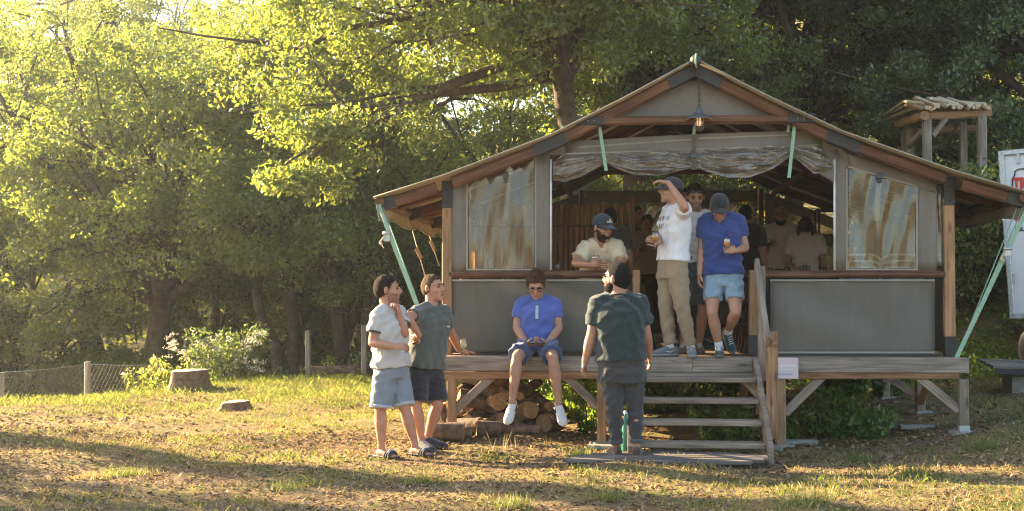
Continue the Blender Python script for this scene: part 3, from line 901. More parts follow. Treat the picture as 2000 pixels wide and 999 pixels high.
# ------------------------------------------------------------------ pendant lamp
lp = P(1365, 210, 12.64)
lamp = tag(empty('pendant_lamp', lp), 'grey metal pendant lamp with glass jar hanging on a chain from the ridge', 'lamp')
M_lamp = plain('lamp_grey', (0.10, 0.115, 0.125), 0.4, 0.1, metal=0.3)
M_lampin = plain('lamp_enamel', (0.7, 0.68, 0.62), 0.4, 0.05)
top = P(1365, 134, 12.64)
ch = MB()
nl = 14
for k in range(nl):
    z0 = top.z + (lp.z - top.z) * (k + 0.5) / nl
    hl = (top.z - lp.z) / nl * 0.66; w = 0.011
    c = Vector((top.x + .004 * (k % 2), top.y, z0))
    ax = Vector((1, 0, 0)) if k % 2 else Vector((0, 1, 0))
    ch.tube([c + ax * (w * math.cos(a)) + Vector((0, 0, hl * math.sin(a))) for a in np.linspace(0, 2 * math.pi, 11)], 0.0042, 5, cap=False)
ch.build('chain', M_dark, lamp)
MB().lathe([(0.0, 0.0), (0.018, 0), (0.03, -.02), (0.034, -.045), (0.05, -.055), (0.052, -.065)], lp, 18).build('lamp_cap', M_lamp, lamp)
sh = MB().lathe([(0.045, -.058), (0.09, -.085), (0.138, -.118), (0.14, -.122)], lp, 28).build('lamp_shade', M_lamp, lamp)
MB().lathe([(0.136, -.121), (0.09, -.091), (0.045, -.064)], lp, 28).build('shade_lining', M_lampin, sh)
MB().lathe([(0.046, -.07), (0.052, -.12), (0.056, -.17), (0.05, -.21), (0.03, -.228), (0.0, -.232)], lp, 18).build('glass_jar', M_clear, lamp)
bm_ = bpy.data.materials.new('bulb_glow'); bm_.use_nodes = True
bm_.node_tree.nodes['Principled BSDF'].inputs['Base Color'].default_value = (0.9, 0.6, 0.3, 1)
bm_.node_tree.nodes['Principled BSDF'].inputs['Emission Color'].default_value = (1, 0.6, 0.25, 1)
bm_.node_tree.nodes['Principled BSDF'].inputs['Emission Strength'].default_value = 0.08
bu = MB()
for dx in (-.016, 0.004, .016): bu.tube([lp + Vector((dx, 0, -.1)), lp + Vector((dx * .9, 0, -.185))], 0.006, 6)
bu.build('bulb', bm_, lamp)

# ------------------------------------------------------------------ guy lines
def strapline(name, label, a, b, extra, ratchet):
    o = tag(empty(name, b), label, 'guy line', 'webbing guy lines at the tent eaves')
    MB().beam(a, b, 0.042, 0.004, (0, 1, 0), 0.001).build('webbing', M_strap, o)
    for (c, d) in extra:
        MB().tube([c, d], 0.006, 5).build('cord', M_strap, o)
    rc = MB().box(ratchet, (0.06, 0.05, 0.1)).tube([ratchet + Vector((-.04, -.03, .03)), ratchet + Vector((.04, -.03, .03))], 0.016, 8)
    rc.build('ratchet', M_galv, o)
    tl = MB().tube([ratchet + Vector((-.02, -.02, 0)), ratchet + Vector((-.06, -.03, -.05)), ratchet + Vector((-.03, -.03, -.12)), ratchet + Vector((-.07, -.03, -.06))], 0.012, 6)
    tl.build('rope_tail', M_rope, o)
    return o
a = P(739, 400, 12.66); b2 = Vector((XL - .012, 12.74, .72))
strapline('guy_strap', 'pale green webbing guy strap running down from the eave by the two chatting men', a, b2, [(P(739, 404, 12.66), b2 + Vector((0, .03, 0))), (P(748, 405, 12.7), b2 + Vector((0, .07, 0)))], P(756, 462, 12.68))
b = P(1868, 694, 12.62)
strapline('guy_strap', 'green ratchet guy strap tied to the deck corner in front of the white truck', Vector((XC + 3.2, 12.66, 2.37)), Vector((b.x, b.y, ZD + .004)), [(Vector((XC + 3.17, 12.72, 2.36)), Vector((b.x + .01, b.y + .03, ZD + .01))), (Vector((XC + 3.12, 12.76, 2.36)), Vector((b.x + .02, b.y + .05, ZD + .01)))], Vector((b.x, b.y, ZD)).lerp(Vector((XC + 3.2, 12.66, 2.37)), .68))
MB()
for k, (a, b) in enumerate([((800, 430), (836, 560)), ((832, 440), (858, 520))]):
    p, q = P(*a, 14.6 + 1.8 * k), P(*b, 14.6 + 1.8 * k)
    o = tag(empty('guy_rope', q), ['thin guy cord with a wooden toggle hanging left of the corner post', 'short guy cord with toggle farther back under the left eave'][k], 'cord')
    MB().tube([p, q], 0.006, 5).build('cord', M_rope, o)
    m = p.lerp(q, 0.5)
    MB().beam(m + Vector((-.03, 0, .06)), m + Vector((.03, 0, -.06)), 0.03, 0.045).build('toggle', M_cut, o)

# ------------------------------------------------------------------ bamboo screen
ybm = 15.3
bs = tag(empty('bamboo_screen', (P(1155, 500, ybm).x, ybm, ZD)), 'brown bamboo pole screen standing inside the tent', 'screen')
x0, x1 = P(925, 460, ybm).x, P(1228, 460, ybm).x
wp = 0.064
npole = int((x1 - x0) / wp)
zt0 = P(1100, 402, ybm).z
for k in range(npole):
    x = x0 + wp * (k + .5)
    zt_ = zt0 + rnd.uniform(-.012, .012)
    pts = []; rad = []
    z = ZD + 0.01
    nk = 6
    for q in range(nk):
        za = ZD + .01 + (zt_ - ZD) * q / nk; zb_ = ZD + .01 + (zt_ - ZD) * (q + 1) / nk
        pts += [(x, ybm, za + .004), (x, ybm, za + .02), (x, ybm, zb_ - .02), (x, ybm, zb_ - .004)]
        rad += [.032, .0295, .0295, .032]
    MB().tube(pts, rad, 8).build('bamboo_pole', M_bamboo, bs)
for z in (zt0 - 0.25, zt0 - .9):
    MB().tube([(x0 + (x1 - x0) * t, ybm - .034 - .004 * (i % 2), z + .006 * math.sin(i)) for i, t in enumerate(np.linspace(0, 1, 60))], 0.009, 5).build('lashing', M_dark, bs)
xp = P(1234, 460, ybm).x
MB().beam((xp, ybm, ZD), (xp, ybm, P(1234, 386, ybm).z), 0.07, 0.07, (0, 1, 0)).build('end_post', M_bamboo, bs)

# ------------------------------------------------------------------ glasses
def drink_mat(name, col):
    m = plain(name, col, 0.15, 0.05, 3); return m
M_beer = drink_mat('amber_beer', (0.62, 0.24, 0.035)); M_foam = plain('beer_foam', (0.8, 0.74, 0.62), 0.8, 0.05)
M_red = drink_mat('dark_beer', (0.20, 0.05, 0.02))
def goblet(label, at, fill=0.0, h=0.165, r=0.036, drink=None, foam=0.0, tilt=None, name='stemmed_glass'):
    "stemmed glass; at = centre of the foot's underside"
    at = Vector(at); o = tag(empty(name, at), label, 'glass')
    k = h / 0.165
    b0 = 0.07 * k
    MB().lathe([(0, 0.001), (0.030, 0.001), (0.031, 0.003), (0.008, 0.009), (0.0055, 0.02), (0.0055, b0 - .012)], at, 14).build('foot', M_glass, o)
    prof = [(0.006, b0 - .012), (0.018, b0 - .004), (r * .9, b0 + .018), (r, b0 + .04), (r * .97, b0 + .07), (r * .86, h), (r * .83, h), (r * .93, b0 + .068), (r * .95, b0 + .04), (r * .84, b0 + .02), (0.012, b0), (0, b0 - .002)]
    MB().lathe(prof, at, 16).build('bowl', M_glass, o)
    if fill:
        zt_ = b0 + (h - b0) * fill
        MB().lathe([(0, b0 + .001), (r * .7, b0 + .016), (r * .91, b0 + .038), (r * .9, max(zt_, b0 + .045)), (0, max(zt_, b0 + .045))], at, 14).build('drink', drink or M_beer, o)
        if foam: MB().lathe([(0, zt_ + .001), (r * .88, zt_ + .001), (r * .87, zt_ + foam), (0, zt_ + foam)], at, 14).build('foam', M_foam, o)
    return o
def tumbler(label, at, h=0.07, r=0.03):
    o = tag(empty('shot_glass', at), label, 'glass')
    MB().lathe([(0, 0.001), (r * .85, 0.001), (r, h), (r * .94, h), (r * .8, 0.012), (0, 0.012)], at, 14).build('cup', M_glass, o)
    return o
gpos = P(905, 690, 12.72); goblet('empty wine glass standing on the deck beside the leaning hand', (gpos.x, 12.74, ZD), h=0.17)
ZR = rl0.z + 0.0375
tumbler('small clear tumbler on the breast rail beside the cream T-shirt man', (P(1090, 527, YT).x, YT, ZR))
gl5 = P(1164, 530, YT); goblet('tulip glass of amber beer resting on the breast rail under the capped man', (gl5.x, YT - .02, ZR), 0.62, 0.15, 0.036, M_beer)

# ------------------------------------------------------------------ bar table, glasses and chairs inside
xt = P(1560, 525, 15.0).x
tb = tag(empty('bar_table', (xt, 15.0, ZD)), 'dark bar table inside the tent in front of the bald man', 'table')
MB().box((xt, 15.0, 1.70), (1.3, 0.55, 0.04)).build('table_top', M_frame, tb)
MB().box((xt, 15.22, 1.3), (1.2, 0.03, 0.75)).build('front_panel', M_dark, tb)
for dx in (-.58, .58):
    for dy in (-.2, .2):
        MB().beam((xt + dx, 15 + dy, ZD), (xt + dx, 15 + dy, 1.68), .06, .06, (0, 1, 0)).build('leg', M_frame, tb)
for k, (px, h) in enumerate([(1505, .06), (1520, .05), (1538, .07), (1566, .08), (1573, .09), (1580, .085), (1604, .06), (1612, .07)]):
    p = P(px, 524, 14.85)
    o = tumbler('small tasting glass in the row along the bar table', (p.x, 14.85 + .03 * (k % 3), 1.72), h, .028)
    o['group'] = 'tasting glasses along the bar table'
rk_ = P(1632, 470, 15.9)
rack = tag(empty('glass_shelf', (rk_.x, rk_.y, ZD)), 'tall dark metal shelf rack holding glasses behind the bar', 'shelf')
for dx in (-.22, .3):
    for dy in (-.15, .15):
        MB().tube([(rk_.x + dx, rk_.y + dy, ZD), (rk_.x + dx, rk_.y + dy, 2.5)], .014, 6).build('upright', M_dark, rack)
for z in (1.2, 1.75, 2.08, 2.5):
    MB().box((rk_.x + .04, rk_.y, z), (.55, .32, .03)).build('shelf_board', M_dark, rack)
for i in range(6):
    for j in range(2):
        o = tumbler('upturned clear glass on the dark shelf rack', (rk_.x - .18 + i * .085, rk_.y - .1 + j * .12, 2.096), .11, .034)
        o['group'] = 'glasses on the shelf rack'
def metal_chair(label):
    o = tag(empty('bistro_chair', (0, 0, 0)), label, 'chair', 'stacked metal bistro chairs')
    w = .21
    for s_ in (-1, 1):
        MB().tube([(s_ * w, -.2, 0), (s_ * w, -.21, .44)], .012, 6).build('leg', M_galv, o, False)
        MB().tube([(s_ * w, .22, 0), (s_ * w, .2, .45)], .012, 6).build('leg', M_galv, o, False)
    MB().tube([(-w, .2, .44), (-w, .24, .72), (-w * .9, .26, .80), (-w * .6, .265, .835), (w * .6, .265, .835), (w * .9, .26, .80), (w, .24, .72), (w, .2, .44)], .012, 8).build('back_frame', M_galv, o, False)
    for z in (.62, .70, .77):
        MB().tube([(-w * .96, .235, z), (0, .26, z + .005), (w * .96, .235, z)], .009, 6).build('back_slat', M_galv, o, False)
    for k in range(6):
        MB().box((0, -.19 + k * .07, .45), (.42, .05, .014)).build('seat_slat', M_galv, o, False)
    return o
c0 = metal_chair('bright metal bistro chair in the stack nearer the door opening')
first = True
for st_, (px, y, n_) in enumerate([(1672, 14.1, 4), (1755, 14.1, 4)]):
    for k in range(n_):
        o = c0 if first else copy_tree(c0)
        first = False
        q = P(px, 500, y)
        o.location = (q.x + .004 * k, q.y + .012 * k, ZD + .066 * k)
        o.rotation_euler = (0, 0, R(180 if st_ == 0 else 172))
        o['label'] = ['bright metal bistro chair in the stack nearer the door opening', 'bright metal bistro chair in the stack nearer the right corner post'][st_]
def folded_chair(label, at, rz_, lean):
    o = tag(empty('folding_chair', at, rz_), label, 'folding chair', 'folded chairs leaning inside the tent')
    m = Matrix.Rotation(lean, 3, 'X')
    for s_ in (-.2, .2):
        MB().tube([m @ Vector((s_, 0, 0)), m @ Vector((s_, 0, .88))], .013, 6).build('side_rail', M_dark, o, False)
        MB().tube([m @ Vector((s_ * .85, -.05, .02)), m @ Vector((s_ * .85, -.02, .75))], .012, 6).build('rear_leg', M_dark, o, False)
    for z in (.3, .38, .46, .54, .72, .80):
        a_, b_ = m @ Vector((-.2, -.01, z)), m @ Vector((.2, -.01, z))
        MB().beam(a_, b_, .05, .012, (0, 0, 1)).build('slat', M_frame, o, False)
    return o
for k, (px, y, l) in enumerate([(1252, 13.35, 'left of the door opening, outermost against the rail post'), (1262, 13.5, 'left of the door opening, second from the rail post'), (1450, 13.6, 'right of the door opening behind the blue polo man'), (1462, 13.4, 'right of the door opening, against the right door post')]):
    q = P(px, 600, y); folded_chair('dark folding chair leaning folded ' + l, (q.x, y, ZD), R(70 if k < 2 else -70), R(-9))

# ------------------------------------------------------------------ plank mat, kerb stones, bottle
mat_ = tag(empty('plank_mat', (P(1300, 905, 11.2).x, 11.2, 0)), 'grey half-round plank mat lying on the ground before the stairs', 'mat')
xs0, xs1 = P(1108, 905, 11.2).x, P(1500, 905, 11.2).x
for k in range(6):
    y = 10.98 + k * .108
    cut = [0.16, 0.05, 0.0, 0.0, 0.07, .2][k]; cl = [0.0, .04, .1, .2, .3, .42][k]
    z = gz(.5, y) + .006 + rnd.uniform(0, .010)
    MB().beam((xs0 + cl, y, z), (xs1 - cut, y, z), .1, .035, (0, 0, 1), .008, j=.004).build('plank', M_mat, mat_)
for k, (px, py, w) in enumerate([(1560, 868, .35), (1790, 838, .34), (1180, 878, .3), (1500, 880, .26), (1300, 884, .3)]):
    p = G(px, py)
    o = MB().box((p.x, p.y, p.z + .015), (w, .14, .05), rnd.uniform(-.3, .3), .012).build('kerb_stone', M_conc)
    tag(o, ['pale flat kerb stone by the deck post next to the reception sign', 'pale flat kerb stone by the galvanised corner post', 'pale flat kerb stone by the post behind the bearded man', 'pale flat kerb stone at the foot of the right stair stringer', 'pale flat kerb stone under the lowest tread'][k], 'stone')
p = G(1222, 868)
bt = tag(empty('green_bottle', (P(1222, 850, 11.75).x, 11.75, gz(.2, 11.75))), 'green plastic bottle standing by the left stair stringer', 'bottle')
M_bot = plain('bottle_green', (0.035, 0.17, 0.12), 0.3, 0.1, 5)
MB().lathe([(0, 0), (.036, 0), (.04, .02), (.04, .2), (.03, .27), (.014, .33), (.014, .36), (0, .36)], bt.location, 14).build('body', M_bot, bt)
MB().lathe([(0.016, .355), (.016, .38), (0, .38)], bt.location, 10).build('cap', M_white, bt)

# ------------------------------------------------------------------ firewood
lr = random.Random(21)
def log_mesh(L, r, seed, quarter=False):
    q = random.Random(seed)
    n = 12
    V = []; F = []
    rr = [r * (0.86 + .28 * q.random()) for _ in range(n)]
    if quarter: rr = [v * (1 if i < 7 else 0.55) for i, v in enumerate(rr)]
    ks = 5
    for k in range(ks + 1):
        x = -L / 2 + L * k / ks
        for i in range(n):
            a = 2 * math.pi * i / n
            j = 1 + q.uniform(-.05, .05)
            V.append((x + (q.uniform(-.01, .01) if k in (0, ks) else 0), math.cos(a) * rr[i] * j, math.sin(a) * rr[i] * j))
    for k in range(ks):
        for i in range(n):
            F.append((k * n + i, (k + 1) * n + i, (k + 1) * n + (i + 1) % n, k * n + (i + 1) % n))
    mb = MB(); mb.add(V, F, None, 0, True)
    mb.add(V[:n], [tuple(range(n))], None, 1); mb.add(V[ks * n:], [tuple(range(n - 1, -1, -1))], None, 1)
    return mb.mesh('log', [M_logbark, M_cut])
M_logbark = plain('log_bark', (0.15, 0.10, 0.065), 0.95, 0.5, 12, 0.8, 30, rand=0.3)
lm = [log_mesh(.42, .075, 1), log_mesh(.38, .095, 2), log_mesh(.45, .06, 3, True), log_mesh(.34, .085, 4, True), log_mesh(.40, .05, 5)]
row = 0; cnt = 0
for row in range(5):
    nn = [7, 7, 6, 5, 3][row]
    for k in range(nn):
        x = P(880, 800, 13.2).x + .02 + k * .165 + row * .05 + lr.uniform(-.02, .02)
        y = 13.25 + lr.uniform(-.08, .15)
        z = gz(x, y) + .08 + row * .128 + lr.uniform(-.02, .01)
        o = link('firewood_log', lm[cnt % 5])
        o.location = (x, y, z); o.rotation_euler = (lr.uniform(0, 6.28), lr.uniform(-.45, .45), R(90) + lr.choice((-1, 1)) * lr.uniform(.2, 1.35))
        tag(o, 'split firewood log in the dark stack under the deck', 'log', 'firewood stacked under the deck'); cnt += 1
for k, (px, py, y, L, r, rot, lb) in enumerate([
    (955, 843, 12.75, .24, .085, (0.3, 0.05, .15), 'short grey barked log block lying under the seated man'),
    (875, 848, 12.45, .30, .10, (0.8, 0.0, .05), 'thick bark log beside the dark sneakers'),
    (872, 800, 12.75, .34, .085, (0.5, 1.2, .2), 'split log standing on end against the firewood stack'),
    (1000, 850, 13.0, .55, .05, (0.2, 0.0, .1), 'thin long log lying flat on the earth under the deck'),
    (912, 830, 13.0, .36, .08, (1.9, -.1, -.6), 'mossy log lying askew in front of the firewood stack'),
    (905, 858, 12.6, .16, .055, (.4, .1, .4), 'small pale chunk of wood by the firewood')]):
    p = P(px, py, y)
    o = link('loose_log', log_mesh(L, r, 40 + k, k == 2))
    up = L / 2 * abs(math.sin(rot[1])) + r * abs(math.cos(rot[1]))
    o.location = (p.x, y, gz(p.x, y) + up * .93); o.rotation_euler = rot
    tag(o, lb, 'log')

# ------------------------------------------------------------------ stumps
def stump(label, px, py, r, h, seed):
    p = G(px, py); q = random.Random(seed)
    o = tag(empty('tree_stump', p), label, 'tree stump')
    n = 22; V = []; F = []
    rr = [1 + .12 * math.sin(3 * i / n * 6.28 + seed) + q.uniform(-.06, .06) for i in range(n)]
    lv = [(-.12, 1.4), (0.0, 1.22), (.12 * h / .3, 1.04), (h * .7, .97), (h, .95)]
    for (z, s_) in lv:
        for i in range(n):
            a = 2 * math.pi * i / n; j = r * s_ * (1 + (rr[i] - 1) * (1.6 if z < .1 else 1)) * (1 + q.uniform(-.03, .03))
            V.append((p.x + j * math.cos(a), p.y + j * math.sin(a), p.z + z + (.012 * math.sin(a + 1) if z == h else 0)))
    for k in range(len(lv) - 1):
        for i in range(n):
            F.append((k * n + i, k * n + (i + 1) % n, (k + 1) * n + (i + 1) % n, (k + 1) * n + i))
    MB().add(V, F, None, 0, True).build('stump_bark', plain('stump_bark%d' % seed, (0.20, 0.125, 0.075), .95, .5, 14, .9, 26), o)
    MB().add(V[-n:], [tuple(range(n))], None, 0).build('cut_face', M_stumpcut, o)
stump('large cut tree stump on the crest by the wire fence', 366, 764, .27, .30, 1)
stump('low flat tree stump in the dry grass near the large stump', 458, 800, .17, .10, 2)

# ------------------------------------------------------------------ posts and wire fence on the crest
M_oldpost = wood('old_post', (0.20, 0.15, 0.11), (0.36, 0.29, 0.22), (0.5, 0.42, 0.33), .9)
def post(label, px, ytop, ybot, Y, w=.085, lean=0.0):
    a, b = P(px, ybot, Y), P(px + lean, ytop, Y)
    a.z = min(a.z, gz(a.x, a.y)) - .25
    o = MB().beam(a, b, w, w, (0, 1, 0), .015, j=.006).build('fence_post', M_oldpost)
    tag(o, label, 'post'); return o
post('pale wooden fence post carrying the wire mesh left of the big stump', 171, 707, 780, 19.6, .085)
post('pale fence post cut by the left edge of the wire fence', 1, 728, 800, 17.2, .09)
post('tall lone fence post on the crest right of the leaning posts', 604, 646, 735, 21.9, .085, -3)
post('fence post behind the grey T-shirt man', 711, 636, 705, 22.5, .09)
post('short stub fence post beside the leaning pair', 486, 724, 755, 21.0, .075)
def leaner(label, a, b, Y):
    p, q = P(*a, Y), P(*b, Y)
    o = MB().beam(p - (q - p) * .35, q, .1, .09, (0, 1, 0), .02, j=.006).build('leaning_post', M_oldpost); tag(o, label, 'post')
leaner('greyish post leaning left among the white flowers', (478, 752), (459, 706), 21.2)
leaner('greyish post leaning steeply on the crest, paler top', (484, 720), (470, 696), 21.3)
M_wire = plain('rusty_wire', (0.30, 0.26, 0.22), .6, .3)
def wirefence():
    o = tag(empty('wire_fence', (-8, 19, -.6)), 'sagging chain-link wire fence along the crest behind the big stump', 'fence')
    pa = [P(-60, 735, 16.8), P(1, 728, 17.2), P(171, 712, 19.6), P(330, 712, 21.0)]
    for k in range(3):
        a, b = pa[k], pa[k + 1]
        for (zz, r_) in ((0, .004), (-.7, .003)):
            MB().tube([a + Vector((0, 0, zz)), a.lerp(b, .5) + Vector((0, 0, zz - .02)), b + Vector((0, 0, zz))], r_, 4).build('line_wire', M_galv, o)
        mb = MB()
        L = (b - a).length; n_ = int(L / .075); H = .85
        for i in range(-6, n_ + 1):
            for s_ in (1, -1):
                t0 = i * .075 / L; t1 = (i * .075 + H * .55) / L
                za, zb = (0, -H) if s_ > 0 else (-H, 0)
                tt0, tt1 = max(0, t0), min(1, t1)
                if tt1 <= tt0: continue
                f0, f1 = (tt0 - t0) / (t1 - t0), (tt1 - t0) / (t1 - t0)
                p_ = a.lerp(b, tt0) + Vector((0, 0, za + (zb - za) * f0)); q_ = a.lerp(b, tt1) + Vector((0, 0, za + (zb - za) * f1))
                mb.tube([p_, q_], .0015, 3, cap=False)
        w = mb.build('wire_mesh', M_wire, o); w['kind'] = 'stuff'
wirefence()
# branch pile by the far post
for k in range(9):
    p = P(650 + 10 * (k % 5) + lr.uniform(-8, 8), 722 + 5 * (k // 5), 22.6)
    o = MB().tube([p + Vector((-.45 + lr.uniform(-.1, .1), 0, -.02 + lr.uniform(-.05, .05))), p + Vector((0, .05, .03)), p + Vector((.45, lr.uniform(-.2, .2), lr.uniform(-.05, .06)))], lr.uniform(.03, .055), 7).build('cut_branch', M_logbark)
    tag(o, 'cut grey branch in the brush pile behind the crest', 'branch', 'branches in the brush pile')

# ------------------------------------------------------------------ white truck
tx = P(1957, 400, 17.2).x
gt = 0.55
truck = tag(empty('box_truck', (tx, 17.2, gt)), 'white box truck with red lettering parked on the slope', 'truck')
lean = -0.055
def tp(x, y, z): return Vector((tx + x - lean * (z - 3.3) * -1, 17.2 + y, z))
zb0, zt1 = P(1976, 622, 17.2).z, P(1957, 296, 17.2).z
M_truck = plain('truck_white', (0.66, 0.66, 0.65), .35, .05, 2)
MB().prism([tp(0, 0, zb0), tp(2.3, 0, zb0), tp(2.3, 0, zt1 + .12), tp(0, 0, zt1)], (0, 4.2, 0)).build('cargo_box', M_truck, truck)
MB().beam(tp(-.004, -.012, zb0), tp(-.004, -.012, zt1), .07, .05, (0, 1, 0), .012).build('corner_rail', M_galv, truck)
MB().beam(tp(0, -.012, zb0 + .03), tp(2.3, -.012, zb0 + .03), .05, .08, (0, 0, 1), .012).build('bottom_rail', M_galv, truck)
MB().beam(tp(0, -.012, zt1 - .03), tp(2.3, -.012, zt1 + .09), .05, .07, (0, 0, 1), .012).build('top_rail', M_galv, truck)
M_tred = plain('truck_red', (0.5, 0.03, 0.02), .4, .1)
t0 = P(1979, 372, 17.18)
text_mesh('lettering', 'TROUILLET', .22, M_tred, (t0.x, 17.19, t0.z), (R(90), 0, 0), truck, .002, bold=.012, sx=.62)
def ln(pts, w, m): MB().tube([P(*p, 17.19) for p in pts], w, 5).build('decal_line', m, truck)
ln([(1977, 374), (1977, 350), (1981, 345), (1982, 336), (1988, 332), (2060, 330)], .009, M_dark)
MB().prism([P(*p, 17.192) for p in ((1980, 424), (1984, 420), (2040, 414), (2040, 432), (1982, 432))], (0, -.003, 0)).build('red_decal', M_tred, truck)
text_mesh('small_lettering', 'TEL', .07, M_dark, P(1982, 452, 17.19), (R(90), 0, 0), truck, .001, bold=.003)
for (px, py) in ((1988, 312), (1980, 545)): MB().box(P(px, py, 17.18), (.03, .02, .13)).build('marker', M_galv, truck)
wy = 17.75
wx = P(1998, 636, 17.6).x
for dx in (0.12, 1.6):
    wc = Vector((wx + dx, wy, gz(wx + dx, wy) + .36))
    mrot = Matrix.Rotation(R(90), 3, 'X')
    w_ = MB().lathe([(.2, -.12), (.34, -.12), (.37, -.08), (.37, .08), (.34, .12), (.2, .12)], wc, 24, m=mrot).build('tyre', M_black, truck)
    MB().lathe([(0, -.08), (.12, -.09), (.2, -.115), (.2, -.09), (.0, -.06)], wc, 20, m=mrot).build('rim', M_galv, w_)
MB().box((wx + .9, 18.8, zb0 - .12), (2.2, .9, .16)).build('chassis', M_dark, truck)
truck.rotation_euler = (0, 0, -R(23))
# low plank platform beside the truck
pb = P(1975, 730, 16.2)
pl = tag(empty('low_platform', (pb.x + .3, 16.2, gz(pb.x, 16.2))), 'low grey plank platform on a concrete block near the truck', 'platform')
zz = P(1960, 716, 16.0).z
for k in range(5):
    MB().beam((P(1937, 715, 15.9).x, 15.9 + k * .15, zz + .012 * k), (P(1937, 715, 15.9).x + 1.6, 15.9 + k * .15 - .1, zz - .04 + .012 * k), .14, .035, (0, 0, 1), .006).build('plank', M_grey, pl)
MB().beam((P(1940, 715, 15.9).x, 15.83, zz - .05), (P(1940, 715, 15.9).x + 1.6, 15.75, zz - .1), .03, .07, (0, 0, 1), .006).build('edge_rail', M_dark, pl)
MB().box((pb.x + .1, 16.2, (zz + gz(pb.x, 16.2)) / 2 - .05), (.3, .4, zz - gz(pb.x, 16.2) + .1)).build('support_block', M_conc, pl)

# ------------------------------------------------------------------ pergola and fence on the bank
YP = 21.5
def pp(px, py, dy=0): return P(px, py, YP + dy)
pg = tag(empty('pergola', (pp(1850, 300).x, YP, gz(pp(1850, 300).x, YP))), 'rustic timber pergola roofed with branches on the bank behind the tent', 'pergola')
for (px, yt_, dy) in ((1768, 252, 2.6), (1776, 250, 2.4), (1810, 228, 0), (1917, 222, 0), (1880, 240, 2.6)):
    b = pp(px, yt_, dy)
    MB().beam((b.x, b.y, gz(b.x, b.y) - .1), b, .14, .14, (0, 1, 0), .02).build('pergola_post', M_grey, pg)
for a, b in (((1752, 243, 2.6), (1806, 226, -.2)), ((1800, 227, 0), (1930, 222, 0)), ((1765, 256, 2.6), (1930, 252, 2.6)), ((1895, 222, 2.6), (1930, 218, 0))):
    MB().beam(pp(*a), pp(*b), .13, .14, (0, 0, 1), .03).build('pergola_beam', M_post, pg)
for a, b in (((1776, 286, 1.2), (1800, 258, .2)), ((1822, 266, 0), (1848, 232, 0))):
    MB().beam(pp(*a), pp(*b), .09, .09, (0, 0, 1), .02).build('brace', M_grey, pg)
for k in range(46):
    t = k / 45
    xa = pp(1802, 226).x + (pp(1925, 226).x - pp(1802, 226).x) * t
    a = Vector((xa + lr.uniform(-.1, .1), YP - .25, pp(1850, 224).z + .05 + lr.uniform(0, .1)))
    c = Vector((xa - .12 + lr.uniform(-.15, .15), YP + 2.3, pp(1800, 246, 2.3).z + .1 + lr.uniform(0, .18)))
    MB().tube([a, a.lerp(c, .5) + Vector((lr.uniform(-.1, .1), 0, .12 + lr.uniform(-.04, .1))), c], lr.uniform(.02, .035), 5).build('roof_branch', M_rope if k % 3 else M_post, pg)
fb = tag(empty('picket_fence', (P(1920, 470, 23.5).x, 23.5, gz(6, 23.5))), 'rough wooden picket fence on top of the bank by the truck', 'fence')
for k in range(16):
    px = 1862 + k * 11.5
    a = P(px, 492, 23.5); b = P(px + lr.uniform(-2, 2), 428 + lr.uniform(-4, 4), 23.5)
    a.z = gz(a.x, a.y) - .1
    MB().beam(a, b, .055, .03, (0, 1, 0), .008).build('picket', M_post, fb)
for py in (446, 466):
    MB().beam(P(1858, py, 23.54), P(2040, py - 4, 23.54), .04, .09, (0, 0, 1), .01).build('fence_rail', M_frame, fb)
for k, (px, py, r_) in enumerate([(1872, 530, .09), (1900, 556, .10), (1885, 562, .06), (1928, 540, .08)]):
    p = G(px, py)
    n_ = MB().sphere(p + Vector((0, 0, r_ * .3)), (r_ * 1.2, r_, r_ * .8), 9).build('bank_stone', M_stone)
    for v in n_.data.vertices: v.co += Vector((lr.uniform(-.015, .015), lr.uniform(-.015, .015), lr.uniform(-.015, .015)))
    tag(n_, 'pale stone set in the leafy bank beside the truck', 'stone', 'stones in the bank')
# ------------------------------------------------------------------ people
def remesh(mb, voxel, it=4):
    me = bpy.data.meshes.new('tmp'); me.from_pydata(mb.v, [], mb.f); me.update()
    o = bpy.data.objects.new('tmp', me); COL.objects.link(o)
    m = o.modifiers.new('r', 'REMESH'); m.mode = 'VOXEL'; m.voxel_size = voxel; m.adaptivity = 0.0; m.use_smooth_shade = True
    s = o.modifiers.new('s', 'SMOOTH'); s.factor = 0.5; s.iterations = it
    dg = bpy.context.evaluated_depsgraph_get()
    r = bpy.data.meshes.new_from_object(o.evaluated_get(dg))
    bpy.data.objects.remove(o); bpy.data.meshes.remove(me)
    r.materials.clear()
    return r
def folds(me, amp, seed, lam=0.11):
    q = np.random.default_rng(seed)
    n = len(me.vertices)
    co = np.empty(n * 3, np.float32); me.vertices.foreach_get('co', co); co = co.reshape(-1, 3)
    no = np.empty(n * 3, np.float32); me.vertex_normals.foreach_get('vector', no); no = no.reshape(-1, 3)
    d = np.zeros(n)
    for k in range(5):
        w = q.normal(size=3); w[2] *= 1.5; w /= np.linalg.norm(w)
        w2 = q.normal(size=3) * 9
        l = lam * q.uniform(.6, 1.5)
        ph = co @ w * (2 * np.pi / l) + 1.6 * np.sin(co @ w2 + q.uniform(0, 6)) + q.uniform(0, 6)
        mask = np.clip(.5 + np.sin(co @ (q.normal(size=3) * 8) + q.uniform(0, 6)), 0, 1.2)
        d += (1 - np.abs(np.sin(ph / 2)) * 2) * mask
    co = co + no * (d * amp * .55)[:, None]
    me.vertices.foreach_set('co', co.ravel().astype(np.float32)); me.update()
